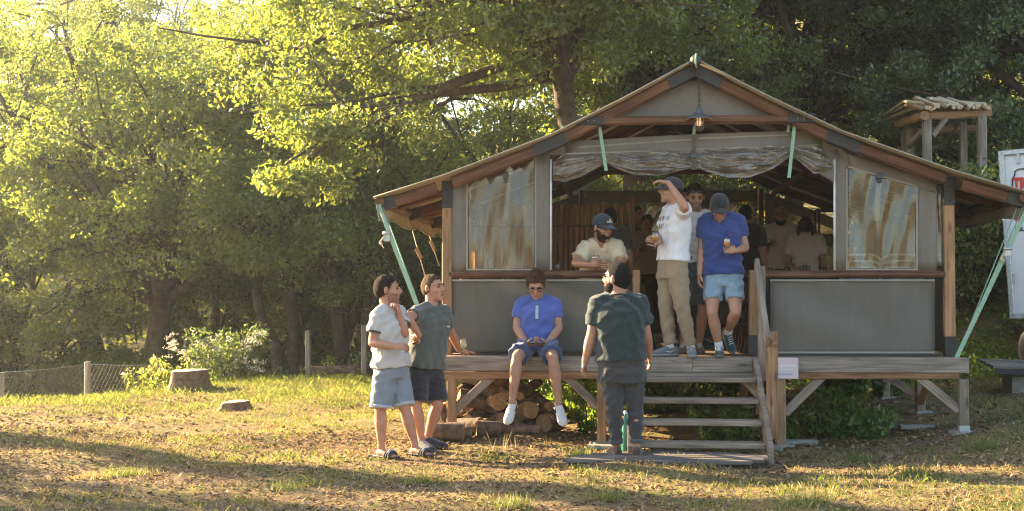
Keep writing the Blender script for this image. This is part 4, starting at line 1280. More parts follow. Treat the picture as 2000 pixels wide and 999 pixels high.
def loft(mb, rings, n=18, sq=2.4):
    "closed loft; rings = (centre, half-width vector, half-depth vector)"
    V = []; F = []
    for (c, ax, ay) in rings:
        for i in range(n):
            a = 2 * math.pi * i / n
            ca, sa = math.cos(a), math.sin(a)
            ca = math.copysign(abs(ca) ** (2 / sq), ca); sa = math.copysign(abs(sa) ** (2 / sq), sa)
            V.append(c + ax * ca + ay * sa)
    m = len(rings)
    for k in range(m - 1):
        for i in range(n):
            F.append((k * n + i, k * n + (i + 1) % n, (k + 1) * n + (i + 1) % n, (k + 1) * n + i))
    F.append(tuple(range(n - 1, -1, -1))); F.append(tuple((m - 1) * n + i for i in range(n)))
    mb.add(V, F, None, 0, True)
def seg(mb, a, b, prof, n=12):
    "limb segment with a radius profile [(t, r)]"
    mb.tube([a.lerp(b, t) for t, _ in prof], [r for _, r in prof], n)
SKIN = {}
def skin(col):
    k = 'skin_%d_%d' % (int(col[0] * 100), int(col[1] * 100))
    if k in MATS: return MATS[k]
    m = plain(k, col, 0.5, 0.12, 18, 0.12, 90, spec=0.4)
    b = m.node_tree.nodes['Principled BSDF']
    b.inputs['Subsurface Weight'].default_value = 0.12
    b.inputs['Subsurface Radius'].default_value = (0.02, 0.008, 0.005)
    return m
M_eye = plain('eye_dark', (0.03, 0.02, 0.015), 0.2, 0.1)
M_lip = plain('lips', (0.30, 0.12, 0.09), 0.5, 0.1)
def getm(name, col, **k):
    return MATS.get(name) or cloth(name, col, **k)
HAIRC = {'dark': (0.030, 0.019, 0.012), 'brown': (0.075, 0.042, 0.022), 'light': (0.095, 0.055, 0.03), 'black': (0.010, 0.009, 0.008)}
def hairmat(k):
    nm = 'hair_' + k
    return MATS.get(nm) or plain(nm, HAIRC[k], 0.85, 0.5, 60, 0.8, 160, spec=0.12)
def dirshell(parent, name, mat, H, hc, c, rad, fn, nu=36, nv=26):
    "closed shell round the head: fn(p, d) -> radial factor"
    V = []; F = []
    c = Vector(c)
    for j in range(nv + 1):
        t = math.pi * j / nv
        for i in range(nu):
            a = 2 * math.pi * i / nu
            d = Vector((math.sin(t) * math.cos(a), math.sin(t) * math.sin(a), math.cos(t)))
            b = Vector((d.x * rad[0], d.y * rad[1], d.z * rad[2]))
            V.append(hc + H @ (c + b * fn(c + b, d)))
    for j in range(nv):
        for i in range(nu):
            F.append((j * nu + i, (j + 1) * nu + i, (j + 1) * nu + (i + 1) % nu, j * nu + (i + 1) % nu))
    return MB().add(V, F, None, 0, True).build(name, mat, parent)
def ss(a, b, x):
    t = min(1, max(0, (x - a) / (b - a))); return t * t * (3 - 2 * t)
CRC, CRR = (0, -.012, .03), (.077, .098, .088)
def make_person(sp):
    Y = sp['Y']; J = {}
    for k, (px, py, dy) in sp['J'].items():
        J[k] = P(px, py, Y + dy)
    J.update({k: Vector(v) for k, v in sp.get('JV', {}).items()})
    vox = sp.get('vox', 0.0095); bw = sp.get('bw', 1.0); bd = sp.get('bd', 1.0); belly = sp.get('belly', 0.0)
    for s in 'LR':
        fl = sp.get('floor' + s)
        if fl is not None:
            J['an' + s].z = (gz(J['an' + s].x, J['an' + s].y) if fl == 'g' else fl) + 0.085
    base = (J['hipL'] + J['hipR']) / 2
    root = tag(empty('person', (base.x, base.y, min(J['anL'].z, J['anR'].z) - .085)), sp['label'], 'person')
    sk = skin(sp.get('skin', (0.46, 0.26, 0.17)))
    hm = hairmat(sp.get('hairc', 'dark'))
    # frames
    yaw, pit = sp['face']; yaw = R(yaw); pit = R(pit)
    f = Vector((math.sin(yaw) * math.cos(pit), -math.cos(yaw) * math.cos(pit), math.sin(pit)))
    tilt = Vector((0, 0, 1))
    if 'roll' in sp: tilt = Vector((math.sin(R(sp['roll'])), 0, math.cos(R(sp['roll']))))
    r_ = f.cross(tilt).normalized(); u_ = r_.cross(f).normalized()
    H = Matrix((r_, f, u_)).transposed()
    hs = sp.get('hs', 1.0)
    H = H * hs
    hc = J['head']
    pel = base; ms = (J['shL'] + J['shR']) / 2
    up = (ms - pel).normalized(); TL = (ms - pel).length
    rs = (J['shR'] - J['shL']); rs = (rs - up * rs.dot(up)).normalized()
    rh = (J['hipR'] - J['hipL']); rh = (rh - up * rh.dot(up)).normalized()
    sd = (J['shR'] - J['shL']).length
    def frame(t):
        x = rh.lerp(rs, max(0, min(1, t))).normalized()
        return x, up.cross(x).normalized()
    shw = sd / 2
    PROF = [(-.20, .105, .085), (-.06, .168, .118), (.10, .170, .118), (.30, .152, .108), (.50, .158, .112), (.72, .176, .122), (.88, .170, .112), (.985, .135, .09), (1.06, .085, .072)]
    curve = sp.get('curve', 0.0)
    def rings(infl, t0=None, t1=None, ex=0.0):
        out = []
        ts = [p for p in PROF]
        if t0 is not None:
            lo = (t0, float(np.interp(t0, [p[0] for p in PROF], [p[1] for p in PROF])), float(np.interp(t0, [p[0] for p in PROF], [p[2] for p in PROF])))
            if t0 < -.06: lo = (t0, .172, .122)
            ts = [lo] + [p for p in ts if p[0] > t0 + .03 and (t1 is None or p[0] < t1 - .02)]
        if t1 is not None:
            ts = [p for p in ts if p[0] < t1 - .02] + [(t1, float(np.interp(t1, [p[0] for p in PROF], [p[1] for p in PROF])), float(np.interp(t1, [p[0] for p in PROF], [p[2] for p in PROF])))]
        for (t, w, d) in ts:
            if t0 is not None and t < 0: w, d = max(w, .170), max(d, .12)
            x, y = frame(t)
            k = bw if t < .95 else 1.0
            bl = belly * math.exp(-((t - .28) / .25) ** 2)
            c = pel + up * (TL * t) + y * (bl * .55 + curve * -math.sin(max(0, min(1, t)) * math.pi))
            i2 = infl + (ex * (1 - t) if t < 1 else 0)
            out.append((c, x * (w * k + i2), y * (d * bd * (1 if t > .95 else k ** .5) + bl * .55 + i2)))
        return out
    # ---------------- body
    mb = MB()
    loft(mb, rings(0.0))
    nb = ms + up * .045 + frame(1)[1] * -.01
    ht = hc + H @ Vector((0, -.02, -.05))
    nk = sp.get('neck', .062)
    mb.tube([nb - up * .05, nb, nb.lerp(ht, .5), ht, hc], [nk + .012, nk + .004, nk, nk, nk * .9], 14)
    E = [((0, -.012, .033), (.075, .096, .084)), ((0, .03, -.02), (.063, .06, .085)), ((0, .036, -.066), (.054, .054, .046)), ((0, .076, -.094), (.026, .021, .021)),
         ((0, .1, -.022), (.019, .016, .012)), ((0, .080, .034), (.048, .016, .012)), ((.038, .06, -.022), (.024, .024, .026)), ((-.038, .06, -.022), (.024, .024, .026)),
         ((0, .087, -.056), (.027, .013, .013)), ((.079, -.01, -.004), (.011, .02, .034)), ((-.079, -.01, -.004), (.011, .02, .034))]
    for c, rr in E: mb.sphere(hc + H @ Vector(c), rr, 14, m=H)
    mb.tube([hc + H @ Vector((0, .086, .028)), hc + H @ Vector((0, .102, .002)), hc + H @ Vector((0, .117, -.018))], [.010 * hs, .012 * hs, .0155 * hs], 8)
    for s in 'LR':
        S_, E_, W_ = J['sh' + s], J['el' + s], J['wr' + s]
        ar = sp.get('arm', 1.0)
        mb.sphere(S_, .062 * ar, 12)
        mb.tube([ms.lerp(S_, .5) + up * .005, S_], [.045, .056], 10)
        seg(mb, S_, E_, [(0, .056 * ar), (.3, .054 * ar), (.6, .049 * ar), (1, .040 * ar)])
        seg(mb, E_, W_, [(0, .041 * ar), (.25, .044 * ar), (.6, .036 * ar), (1, .026 * ar)])
        mb.sphere(E_, .041 * ar, 10)
        Hp, K_, A_ = J['hip' + s], J['kn' + s], J['an' + s]
        lg = sp.get('leg', 1.0)
        seg(mb, Hp, K_, [(0, .092 * lg), (.25, .09 * lg), (.6, .074 * lg), (1, .056 * lg)])
        mb.sphere(K_, .056 * lg, 12)
        cv = (A_ - K_).normalized()
        seg(mb, K_, A_, [(0, .053 * lg), (.15, .056 * lg), (.33, .060 * lg), (.6, .048 * lg), (.85, .036 * lg), (1, .036 * lg)])
        toe = J.get('toe' + s)
        d = (toe - A_) if toe else Vector((f.x, f.y, 0)); 
        if sp.get('floor' + s) is not None: d.z = 0
        d.normalize()
        J['td' + s] = d
        upf = (-cv - d * (-cv).dot(d)).normalized() if sp.get('floor' + s) is None else Vector((0, 0, 1))
        J['tu' + s] = upf
        lt = d.cross(upf)
        # bare foot
        loft(mb, [(A_ - d * .055 - upf * .05, lt * .022, upf * .028), (A_ - d * .03 - upf * .045, lt * .03, upf * .037), (A_ + d * .03 - upf * .042, lt * .035, upf * .038), (A_ + d * .09 - upf * .055, lt * .040, upf * .026), (A_ + d * .14 - upf * .063, lt * .045, upf * .018), (A_ + d * .19 - upf * .068, lt * .036, upf * .012)], 12, 2)
        hd = sp.get('hand' + s, {})
        hdir = Vector(hd['d']).normalized() if 'd' in hd else (W_ - E_).normalized()
        hn = Vector(hd.get('n', tuple(-rs if s == 'R' else rs)))
        hn = (hn - hdir * hn.dot(hdir)).normalized()
        side = hdir.cross(hn) * (1 if s == 'R' else -1)
        J['hand' + s] = (hdir, hn, side)
        mm = Matrix((hdir, side, hn)).transposed()
        mb.sphere(W_ + hdir * .05, (.054, .043, .019), 12, m=mm)
        mb.tube([W_ - hdir * .01, W_ + hdir * .02], [.027, .027], 10)
    me = remesh(mb, vox, 3)
    body = link('body', me, root)
    # fingers, eyes and brows joined into the same body mesh
    ex = MB()
    for s in 'LR':
        hdir, hn, side = J['hand' + s]; W_ = J['wr' + s]; cu = sp.get('hand' + s, {}).get('curl', .35)
        for k, (o, L) in enumerate(((.031, .074), (.011, .084), (-.010, .079), (-.030, .060))):
            p = W_ + hdir * .085 + side * o; pts = [p - hdir * .02, p]; d = hdir.copy()
            for q in range(3):
                ang = R(62) * cu * (1 + .15 * k * .3)
                d = (d * math.cos(ang) + hn * math.sin(ang)) if q == 0 else (Matrix.Rotation(ang, 3, hdir.cross(hn)) @ d)
                p = p + d * (L * (.42, .32, .26)[q]); pts.append(p)
            ex.tube(pts, [.010, .0098, .009, .0082, .006], 7)
        p = W_ + hdir * .02 + side * .03
        d = (hdir * .62 + side * (.7 - .5 * cu) + hn * (.15 + .6 * cu)).normalized()
        d2 = (hdir * .85 + hn * (.2 + .6 * cu)).normalized()
        ex.tube([p, p + d * .035, p + d * .035 + d2 * .03, p + d * .035 + d2 * .055], [.013, .0125, .011, .008], 7)
    for sx in (-1, 1):
        ex.sphere(hc + H @ Vector((sx * .030, .0805, .012)), (.0145, .009, .0075), 8, 1, m=H)
        ex.tube([hc + H @ Vector((sx * .013, .0955, .031)), hc + H @ Vector((sx * .032, .0945, .037)), hc + H @ Vector((sx * .05, .082, .033))], [.0045, .0055, .003], 6, 2)
    ex.sphere(hc + H @ Vector((0, .0945, -.055)), (.023, .008, .0075), 8, 3, m=H)
    n0 = len(me.vertices)
    bmx = bmesh.new(); bmx.from_mesh(me)
    stub = sp.get('stubble')
    if stub:
        Hi = (H.inverted())
        for fc in bmx.faces:
            p = Hi @ (fc.calc_center_median() - hc)
            if p.y > .0 and -.13 < p.z < -.022 - (0 if p.y < .05 else .012) and abs(p.x) < .08 and (p.z < -.045 or p.y < .085) and not (abs(p.x) < .022 and -.064 < p.z < -.046) and p.y > -p.z * .2 - .02:
                fc.material_index = 4
    vm = [bmx.verts.new(v) for v in ex.v]
    for fi, fc in enumerate(ex.f):
        try:
            nf = bmx.faces.new([vm[i] for i in dict.fromkeys(fc)]); nf.material_index = ex.mi[fi]; nf.smooth = True
        except ValueError: pass
    bmx.to_mesh(me); bmx.free()
    for m in (sk, M_eye, hm, M_lip): me.materials.append(m)
    sc = sp.get('skin', (0.46, 0.26, 0.17))
    me.materials.append(plain('stubble_' + sk.name, [c * .62 for c in sc], .7, .3, 60) if 'stubble_' + sk.name not in MATS else MATS['stubble_' + sk.name])
    me.polygons.foreach_set('use_smooth', [True] * len(me.polygons))
    # ---------------- hair, beard, cap, glasses
    q = random.Random(hash(sp['label']) % 1000 if False else len(sp['label']) * 7)
    hh = sp.get('hair', 'short')
    HY = [-.11, -.085, -.03, .005, .03, .055, .075, .1]
    if hh != 'bald':
        th = sp.get('hth', .10)
        HZ = {'short': [-.088, -.085, -.05, -.018, .028, .060, .078, .086], 'mop': [-.06, -.07, -.05, -.03, .01, .045, .058, .062], 'long': [-.3, -.3, -.3, -.3, -.02, .04, .07, .08]}[hh]
        seed = q.uniform(0, 50)
        def hf(p, d):
            hz = np.interp(p.y, HY, HZ)
            m = ss(hz - .012, hz + .012, p.z + .012 * noise.noise(Vector((p.x * 70, p.y * 70 + seed, 3))))
            nz_ = noise.noise(Vector((p.x * 40 + seed, p.y * 40, p.z * 22))) * .5 + noise.noise(Vector((p.x * 95, p.y * 95 + seed, p.z * 60))) * .4
            tt = th * (.18 + .42 * ss(0, .05, p.z - hz) + .40 * ss(.02, .1, p.z)) * (1 + (2.0 if hh != 'short' else 1.3) * nz_) + .018
            return 1 + tt * m - .16 * (1 - m)
        dirshell(root, 'hair', hm, H, hc, (0, -.013, .014), (.0755, .097, .1035), hf, 48, 36)
        if hh == 'long':
            hl = MB()
            for k in range(26):
                a = R(60) + R(240) * k / 25
                x, y = math.cos(a - R(90)) * .0, 0
                dx, dy = .082 * math.sin(a - R(180)) * -1, -.012 + .092 * math.cos(a - R(180)) * 1
                p0 = Vector((dx * .9, dy * .9 , .05)); p1 = Vector((dx * 1.12, dy * 1.1, -.04)); p2 = Vector((dx * 1.15 + q.uniform(-.01, .01), dy * 1.12, -.115)); p3 = Vector((dx * 1.0, dy * 1.05 - .01, -.175 + q.uniform(-.015, .015)))
                hl.tube([hc + H @ v for v in (p0, p1, p2, p3)], [.018, .022, .02, .008], 7)
            hl.build('hair_length', hm, root)
    bd_ = sp.get('beard')
    if bd_:
        seed = q.uniform(0, 50)
        def bf(p, d):
            top = np.interp(p.y, [-.03, .0, .03, .06, .1], [-.2, .0, -.016, -.046, -.052])
            m = ss(top + .008, top - .008, p.z)
            if abs(p.x) < .024 and -.066 < p.z < -.047 and p.y > .07: m *= .2
            if p.y < -.01: m *= 0
            return 1 + (bd_ * m * (1 + .6 * noise.noise(Vector((p.x * 60 + seed, p.y * 60, p.z * 60))))) - .25 * (1 - m)
        dirshell(root, 'beard', hm, H, hc, (0, .028, -.05), (.062, .068, .072), bf)
    cp = sp.get('cap')
    if cp:
        cm = getm('cap_' + cp['n'], cp['c'], fold=.15)
        def cf(p, d):
            lim = np.interp(p.y, [-.1, 0, .09], [.008, .022, .044])
            return 1.075 + .02 * ss(.05, .1, p.z) if p.z > lim else .84
        co = dirshell(root, 'cap_crown', cm, H, hc, (0, -.010, .036), (.080, .102, .090), cf, 40, 30)
        V = []; F = []
        nu, nv = 14, 6
        for sd_ in (0, 1):
            for j in range(nv + 1):
                for i in range(nu + 1):
                    a = -1 + 2 * i / nu; t = j / nv
                    x = .079 * a * (1 - .06 * t)
                    y0 = -.010 + .100 * math.sqrt(max(0, 1 - (a * .985) ** 2)) * 1.02
                    y = y0 + t * .088 * math.sqrt(max(0.05, 1 - .75 * a * a))
                    z = .046 - .022 * a * a - t * .022 - (.0035 if sd_ else 0)
                    V.append(hc + H @ Vector((x, y, z)))
        N = (nu + 1) * (nv + 1)
        for k in range(2):
            for j in range(nv):
                for i in range(nu):
                    a = k * N + j * (nu + 1) + i
                    F.append((a, a + 1, a + nu + 2, a + nu + 1) if k == 0 else (a + nu + 1, a + nu + 2, a + 1, a))
        for i in range(nu):
            a = nv * (nu + 1) + i; F.append((a, N + a, N + a + 1, a + 1)[::-1])
        MB().add(V, F, None, 0, True).build('cap_brim', cm, root)
        MB().sphere(hc + H @ Vector((0, -.01, .132)), .007 * hs, 8).build('cap_button', cm, co)
        if cp.get('text'):
            # letters laid on the curved front of the crown
            Rm = (H * (1 / hs)).to_4x4()
            tloc = hc + H @ Vector((-.052, .1, .070))
            tm = Rm @ Matrix(((1, 0, 0, 0), (0, math.cos(R(70)), -math.sin(R(70)), 0), (0, math.sin(R(70)), math.cos(R(70)), 0), (0, 0, 0, 1)))
            t = text_mesh('cap_lettering', cp['text'], .036, M_white, tloc, tm, co, .0008, bold=.0012, sx=.8)
            Hi = H.inverted()
            for v in t.data.vertices:
                p = Hi @ (v.co - hc); b = Vector((p.x, p.y + .010, p.z - .036))
                k = 1 / math.sqrt((b.x / .080) ** 2 + (b.y / .102) ** 2 + (b.z / .090) ** 2)
                v.co = hc + H @ (b * (k * 1.10) + Vector((0, -.010, .036)))
            if cp.get('dot'):
                MB().sphere(hc + H @ Vector((0.002, .0855, .088)), (.011, .006, .012), 10, m=H).build('cap_emblem', plain('emblem_orange', (.75, .33, .05), .6), co)
    gs = sp.get('glasses')
    if gs:
        gm = MATS.get('glasses_frame') or plain('glasses_frame', (.012, .012, .013), .25, .1)
        zt_, yt_, tl = {'eyes': (.012, .098, 0), 'head': (.085, .082, .7), 'side': (.05, .02, 1.0)}[gs['pos']]
        g = MB()
        Rt = Matrix.Rotation(tl, 3, 'X')
        for sx in (-1, 1):
            c = Vector((sx * .032, 0, 0))
            pts = [c + Vector((.024 * math.cos(a), -.010 * abs(math.cos(a)) * (1 if sx * math.cos(a) > 0 else 0), .017 * math.sin(a))) for a in np.linspace(0, 2 * math.pi, 13)]
            pw = [hc + H @ (Rt @ p + Vector((0, yt_, zt_))) for p in pts]
            g.tube(pw, .003, 5, cap=False)
            if gs.get('dark'):
                m2 = H @ Rt
                g.sphere(hc + H @ (Rt @ c + Vector((0, yt_ - .002, zt_))), (.024, .004, .017), 10, m=m2)
            g.tube([hc + H @ (Rt @ (c + Vector((sx * .024, -.004, .005))) + Vector((0, yt_, zt_))), hc + H @ (Rt @ Vector((sx * .080, -.03, .006)) + Vector((0, yt_, zt_))), hc + H @ (Rt @ Vector((sx * .083, -.10, .004)) + Vector((0, yt_, zt_)))], .003, 5)
        g.tube([hc + H @ (Rt @ Vector((-.009, .002, .004)) + Vector((0, yt_, zt_))), hc + H @ (Rt @ Vector((.009, .002, .004)) + Vector((0, yt_, zt_)))], .003, 5)
        g.build('glasses' if not gs.get('dark') else 'sunglasses', gm, root)
    # ---------------- shirt
    tp_ = sp['top']; tm_ = getm('cloth_' + tp_['n'], tp_['c'])
    mb = MB()
    hem = tp_.get('hem', -.20)
    loft(mb, rings(tp_.get('infl', .018), hem, 1.0, tp_.get('ex', .012)), 22, 2.5)
    mb.tube([nb - up * .04, nb, nb + up * .022], [nk + .06, nk + .034, nk + .017], 16)
    for s in 'LR': mb.tube([nb + up * .005, nb.lerp(J['sh' + s], .45) + up * .018, J['sh' + s] + up * .012], [.062, .068, .072], 12)
    sl_ = tp_.get('sleeve', .62)
    for s in 'LR':
        S_, E_, W_ = J['sh' + s], J['el' + s], J['wr' + s]
        ar = sp.get('arm', 1.0)
        mb.tube([ms.lerp(S_, .35) + up * .02, ms.lerp(S_, .75) + up * .012, S_ + up * .004, S_.lerp(E_, sl_ * .5), S_.lerp(E_, sl_ * .9), S_.lerp(E_, sl_)], [.078, .082, .082 * ar, .080 * ar, .078 * ar, .076 * ar], 16)
    sm_ = remesh(mb, max(vox, .0105), 3)
    folds(sm_, tp_.get('fold', .0075), len(sp['label']))
    sm_.materials.append(tm_)
    sm_.polygons.foreach_set('use_smooth', [True] * len(sm_.polygons))
    so_ = link('shirt', sm_, root)
    f1 = frame(1)[1]
    cx = rs
    if tp_.get('collar') == 'polo':
        for sx in (-1, 1):
            pts = []
            for k in range(7):
                a = R(10 + 150 * k / 6) * sx
                pts.append(nb + up * (.03 - .02 * (1 - k / 6)) + (f1 * math.cos(a) * -1 * -1) * (nk + .016) * 1.05 + cx * math.sin(a) * (nk + .018))
            MB().tube(pts, [.010, .016, .019, .02, .02, .02, .018], 6, flat=(.5, 1.2)).build('collar', tm_, so_)
        fr = ms + f1 * (.108 * bd + .03)
        if tp_.get('placket'):
            MB().beam(ms + up * .0 + f1 * (.105 * bd + .012), ms - up * .13 + f1 * (.122 * bd + .024 + belly * .2), .03, .012, f1).build('placket', getm('cloth_' + tp_['n'] + '_trim', tp_['placket']), so_)
    else:
        pts = [nb + up * .016 + (f1 * math.cos(a) * (nk + .016) + cx * math.sin(a) * (nk + .016)) - up * .016 * math.cos(a) for a in np.linspace(0, 2 * math.pi, 19)]
        MB().tube(pts, .009, 6, cap=False).build('neckband', getm('cloth_' + tp_['n'] + '_trim', tp_.get('trim', tp_['c'])), so_)
    if tp_.get('cuff'):
        for s in 'LR':
            S_, E_ = J['sh' + s], J['el' + s]; ar = sp.get('arm', 1.0)
            MB().tube([S_.lerp(E_, sl_ - .05), S_.lerp(E_, sl_ + .015)], [.0765 * ar, .0765 * ar], 18).build('sleeve_cuff', getm('cloth_' + tp_['n'] + '_trim', tp_['cuff']), so_)
    for (dx, t, w, h, col, nm) in tp_.get('badge', []):
        # little flat mark on the chest
        x, y = frame(t)
        bl = belly * math.exp(-((t - .28) / .25) ** 2)
        c = pel + up * (TL * t) + x * dx + y * (.119 * bd + bl * 1.1 + tp_.get('infl', .018) + .014)
        MB().beam(c - x * w / 2, c + x * w / 2, .03, h, up).build(nm, MATS.get('badge_' + nm + tp_['n']) or plain('badge_' + nm + tp_['n'], col, .7), so_)
    # ---------------- shorts or trousers
    bt_ = sp['bottom']; bm2 = getm('cloth_' + bt_['n'], bt_['c'])
    mb = MB()
    loft(mb, rings(.015, -.20, .24, .0), 20, 2.4)
    lg = sp.get('leg', 1.0)
    for s in 'LR':
        Hp, K_, A_ = J['hip' + s], J['kn' + s], J['an' + s]
        e = bt_.get('ease', .02)
        if bt_['len'] <= 1:
            L = bt_['len']
            mb.tube([Hp + up * .03, Hp.lerp(K_, .2), Hp.lerp(K_, L * .6), Hp.lerp(K_, L * .97), Hp.lerp(K_, L)], [.10 * lg, .10 * lg + e * .5, .092 * lg + e, .085 * lg + e * 1.2, .083 * lg + e * 1.2], 18)
        else:
            L = bt_['len'] - 1
            ta = bt_.get('taper', .062)
            mb.tube([Hp + up * .03, Hp.lerp(K_, .25), Hp.lerp(K_, .7), K_, K_.lerp(A_, .35), K_.lerp(A_, L * .8), K_.lerp(A_, L)], [.10 * lg, .104 * lg, .084 * lg + e * .5, .068 * lg + e * .6, .066 * lg + e * .6, max(.052, ta) * lg, ta * lg], 18)
    pm = remesh(mb, max(vox, .0105), 3)
    folds(pm, bt_.get('fold', .007), len(sp['label']) + 5, .09)
    pm.materials.append(bm2)
    pm.polygons.foreach_set('use_smooth', [True] * len(pm.polygons))
    po = link('shorts' if bt_['len'] <= 1 else 'trousers', pm, root)
    if bt_.get('turnup'):
        for s in 'LR':
            Hp, K_, A_ = J['hip' + s], J['kn' + s], J['an' + s]
            if bt_['len'] <= 1:
                a_, b_ = Hp.lerp(K_, bt_['len'] - .06), Hp.lerp(K_, bt_['len'] + .015); rr = .083 * lg + bt_.get('ease', .02) * 1.2 + .004
            else:
                a_, b_ = K_.lerp(A_, bt_['len'] - 1 - .09), K_.lerp(A_, bt_['len'] - 1 + .01); rr = bt_.get('taper', .062) * lg + .005
            MB().tube([a_, b_], [rr, rr], 20).build('turn_up', getm('cloth_' + bt_['n'] + '_turn', bt_['turnup']), po)
    # ---------------- shoes
    sh = sp['shoes']
    um = getm('shoe_' + sh['n'], sh['c'], fold=.2); som = MATS.get('sole_' + sh['n']) or plain('sole_' + sh['n'], sh['sole'], .6, .1)
    lm_ = MATS.get('lace_' + sh['n']) or plain('lace_' + sh['n'], sh.get('lace', (.6, .6, .6)), .8, .1)
    for s in 'LR':
        A_ = J['an' + s]; d, u2 = J['td' + s], J['tu' + s]; lt = d.cross(u2).normalized(); u2 = lt.cross(d).normalized()
        O = A_ - u2 * .085
        if sh.get('slide'):
            sb = MB()
            loft(sb, [(O + d * y + u2 * .010, lt * w, u2 * .011) for y, w in ((-.085, .02), (-.06, .036), (.0, .038), (.08, .043), (.14, .05), (.19, .043), (.21, .022))], 14, 3)
            s0_ = sb.build('slide_sole', som, root)
            sb = MB()
            for j, y in enumerate((.09, .115, .14)):
                sb.tube([O + d * y + lt * (.05 * math.cos(a)) + u2 * (.012 + .048 * math.sin(a)) for a in np.linspace(0, math.pi, 9)], .016, 6)
            st_ = sb.build('slide_strap', um, s0_)
            MB().tube([O + d * .118 + lt * (.052 * math.cos(a)) + u2 * (.012 + .066 * math.sin(a)) for a in np.linspace(.3, math.pi - .3, 9)], .006, 5).build('strap_stripe', lm_, s0_)
            continue
        sb = MB()
        loft(sb, [(O + d * y + u2 * .015, lt * w, u2 * .0155) for y, w in ((-.088, .022), (-.065, .038), (.0, .038), (.08, .045), (.14, .05), (.19, .042), (.215, .02))], 16, 3)
        s0_ = sb.build('shoe_sole', som, root)
        ub = MB()
        loft(ub, [(O + d * y + u2 * (.012 + h / 2), lt * w, u2 * (h / 2)) for y, w, h in ((-.085, .020, .06), (-.065, .033, .085), (-.03, .037, .095), (.02, .038, .096), (.065, .041, .078), (.11, .044, .06), (.155, .044, .05), (.19, .036, .04), (.208, .018, .025))], 16, 2.3)
        u_o = ub.build('shoe_upper', um, s0_)
        lb = MB()
        for k in range(5):
            y = .045 + k * .022; h = np.interp(y, [.02, .065, .11, .155], [.108, .09, .072, .062])
            lb.tube([O + d * (y - .006) - lt * .024 + u2 * (h - .006), O + d * y + u2 * (h + .004), O + d * (y + .006) + lt * .024 + u2 * (h - .006)], .0042, 5)
        lb.build('laces', lm_, s0_)
        if sh.get('flash'):
            fm = MATS.get('flash_' + sh['n']) or plain('flash_' + sh['n'], sh['flash'], .5)
            for sx in (-1, 1):
                MB().tube([O + d * .06 + lt * sx * .046 + u2 * .05, O + d * .02 + lt * sx * .042 + u2 * .04, O - d * .05 + lt * sx * .038 + u2 * .07], [.004, .008, .002], 5).build('side_flash', fm, s0_)
        if sh.get('sock'):
            MB().tube([A_ - u2 * .01, A_ + (J['kn' + s] - A_).normalized() * sh.get('sockh', .06)], [.043, .042], 14).build('sock', MATS.get('sock') or cloth('sock', (.55, .55, .56)), root)
    L_ = lambda a, b: (J[a] - J[b]).length
    if sp.get('dbg', True):
        print('PERSON', sp['label'][:28], 'arm L %.2f+%.2f R %.2f+%.2f leg L %.2f+%.2f R %.2f+%.2f torso %.2f sh %.2f' % (L_('shL', 'elL'), L_('elL', 'wrL'), L_('shR', 'elR'), L_('elR', 'wrR'), L_('hipL', 'knL'), L_('knL', 'anL'), L_('hipR', 'knR'), L_('knR', 'anR'), TL, sd))
    sp['_J'] = J; sp['_root'] = root
    return sp
SK = (0.42, 0.225, 0.145); SK2 = (0.36, 0.19, 0.12); SK3 = (0.30, 0.15, 0.09)
# 1 grey T-shirt, hand at the chin
make_person(dict(label='man in light grey ringer T-shirt and denim shorts touching his chin', hs=1.14, Y=11.62, face=(98, 0), skin=(0.44, 0.21, 0.13), hair='short', hairc='dark', hth=.07, stubble=1, vox=.009,
    J=dict(head=(757, 567, 0), shR=(739, 617, -.13), shL=(779, 613, .12), elR=(727, 670, -.17), wrR=(770, 677, -.26), elL=(791, 652, -.04), wrL=(780, 614, -.09),
           hipR=(752, 718, -.07), hipL=(776, 718, .07), knR=(743, 802, -.10), anR=(745, 878, -.10), toeR=(778, 890, -.22), knL=(791, 800, -.02), anL=(811, 876, .0), toeL=(842, 890, -.10)),
    floorL='g', floorR='g', handL=dict(d=(-.15, -.2, 1), n=(-.8, -.3, 0), curl=.75), handR=dict(d=(1, -.1, .0), n=(0, .6, -.6), curl=.55),
    glasses=dict(pos='head'), bd=1.02,
    top=dict(n='ringer_grey', c=(0.48, 0.44, 0.40), trim=(0.05, 0.05, 0.06), cuff=(0.05, 0.05, 0.06), infl=.022, hem=.0),
    bottom=dict(n='denim_light', c=(0.20, 0.22, 0.25), len=.92, ease=.014, turnup=(0.38, 0.39, 0.40)),
    shoes=dict(n='slides', c=(.02, .022, .03), sole=(.03, .03, .03), slide=1, lace=(.7, .7, .7))))
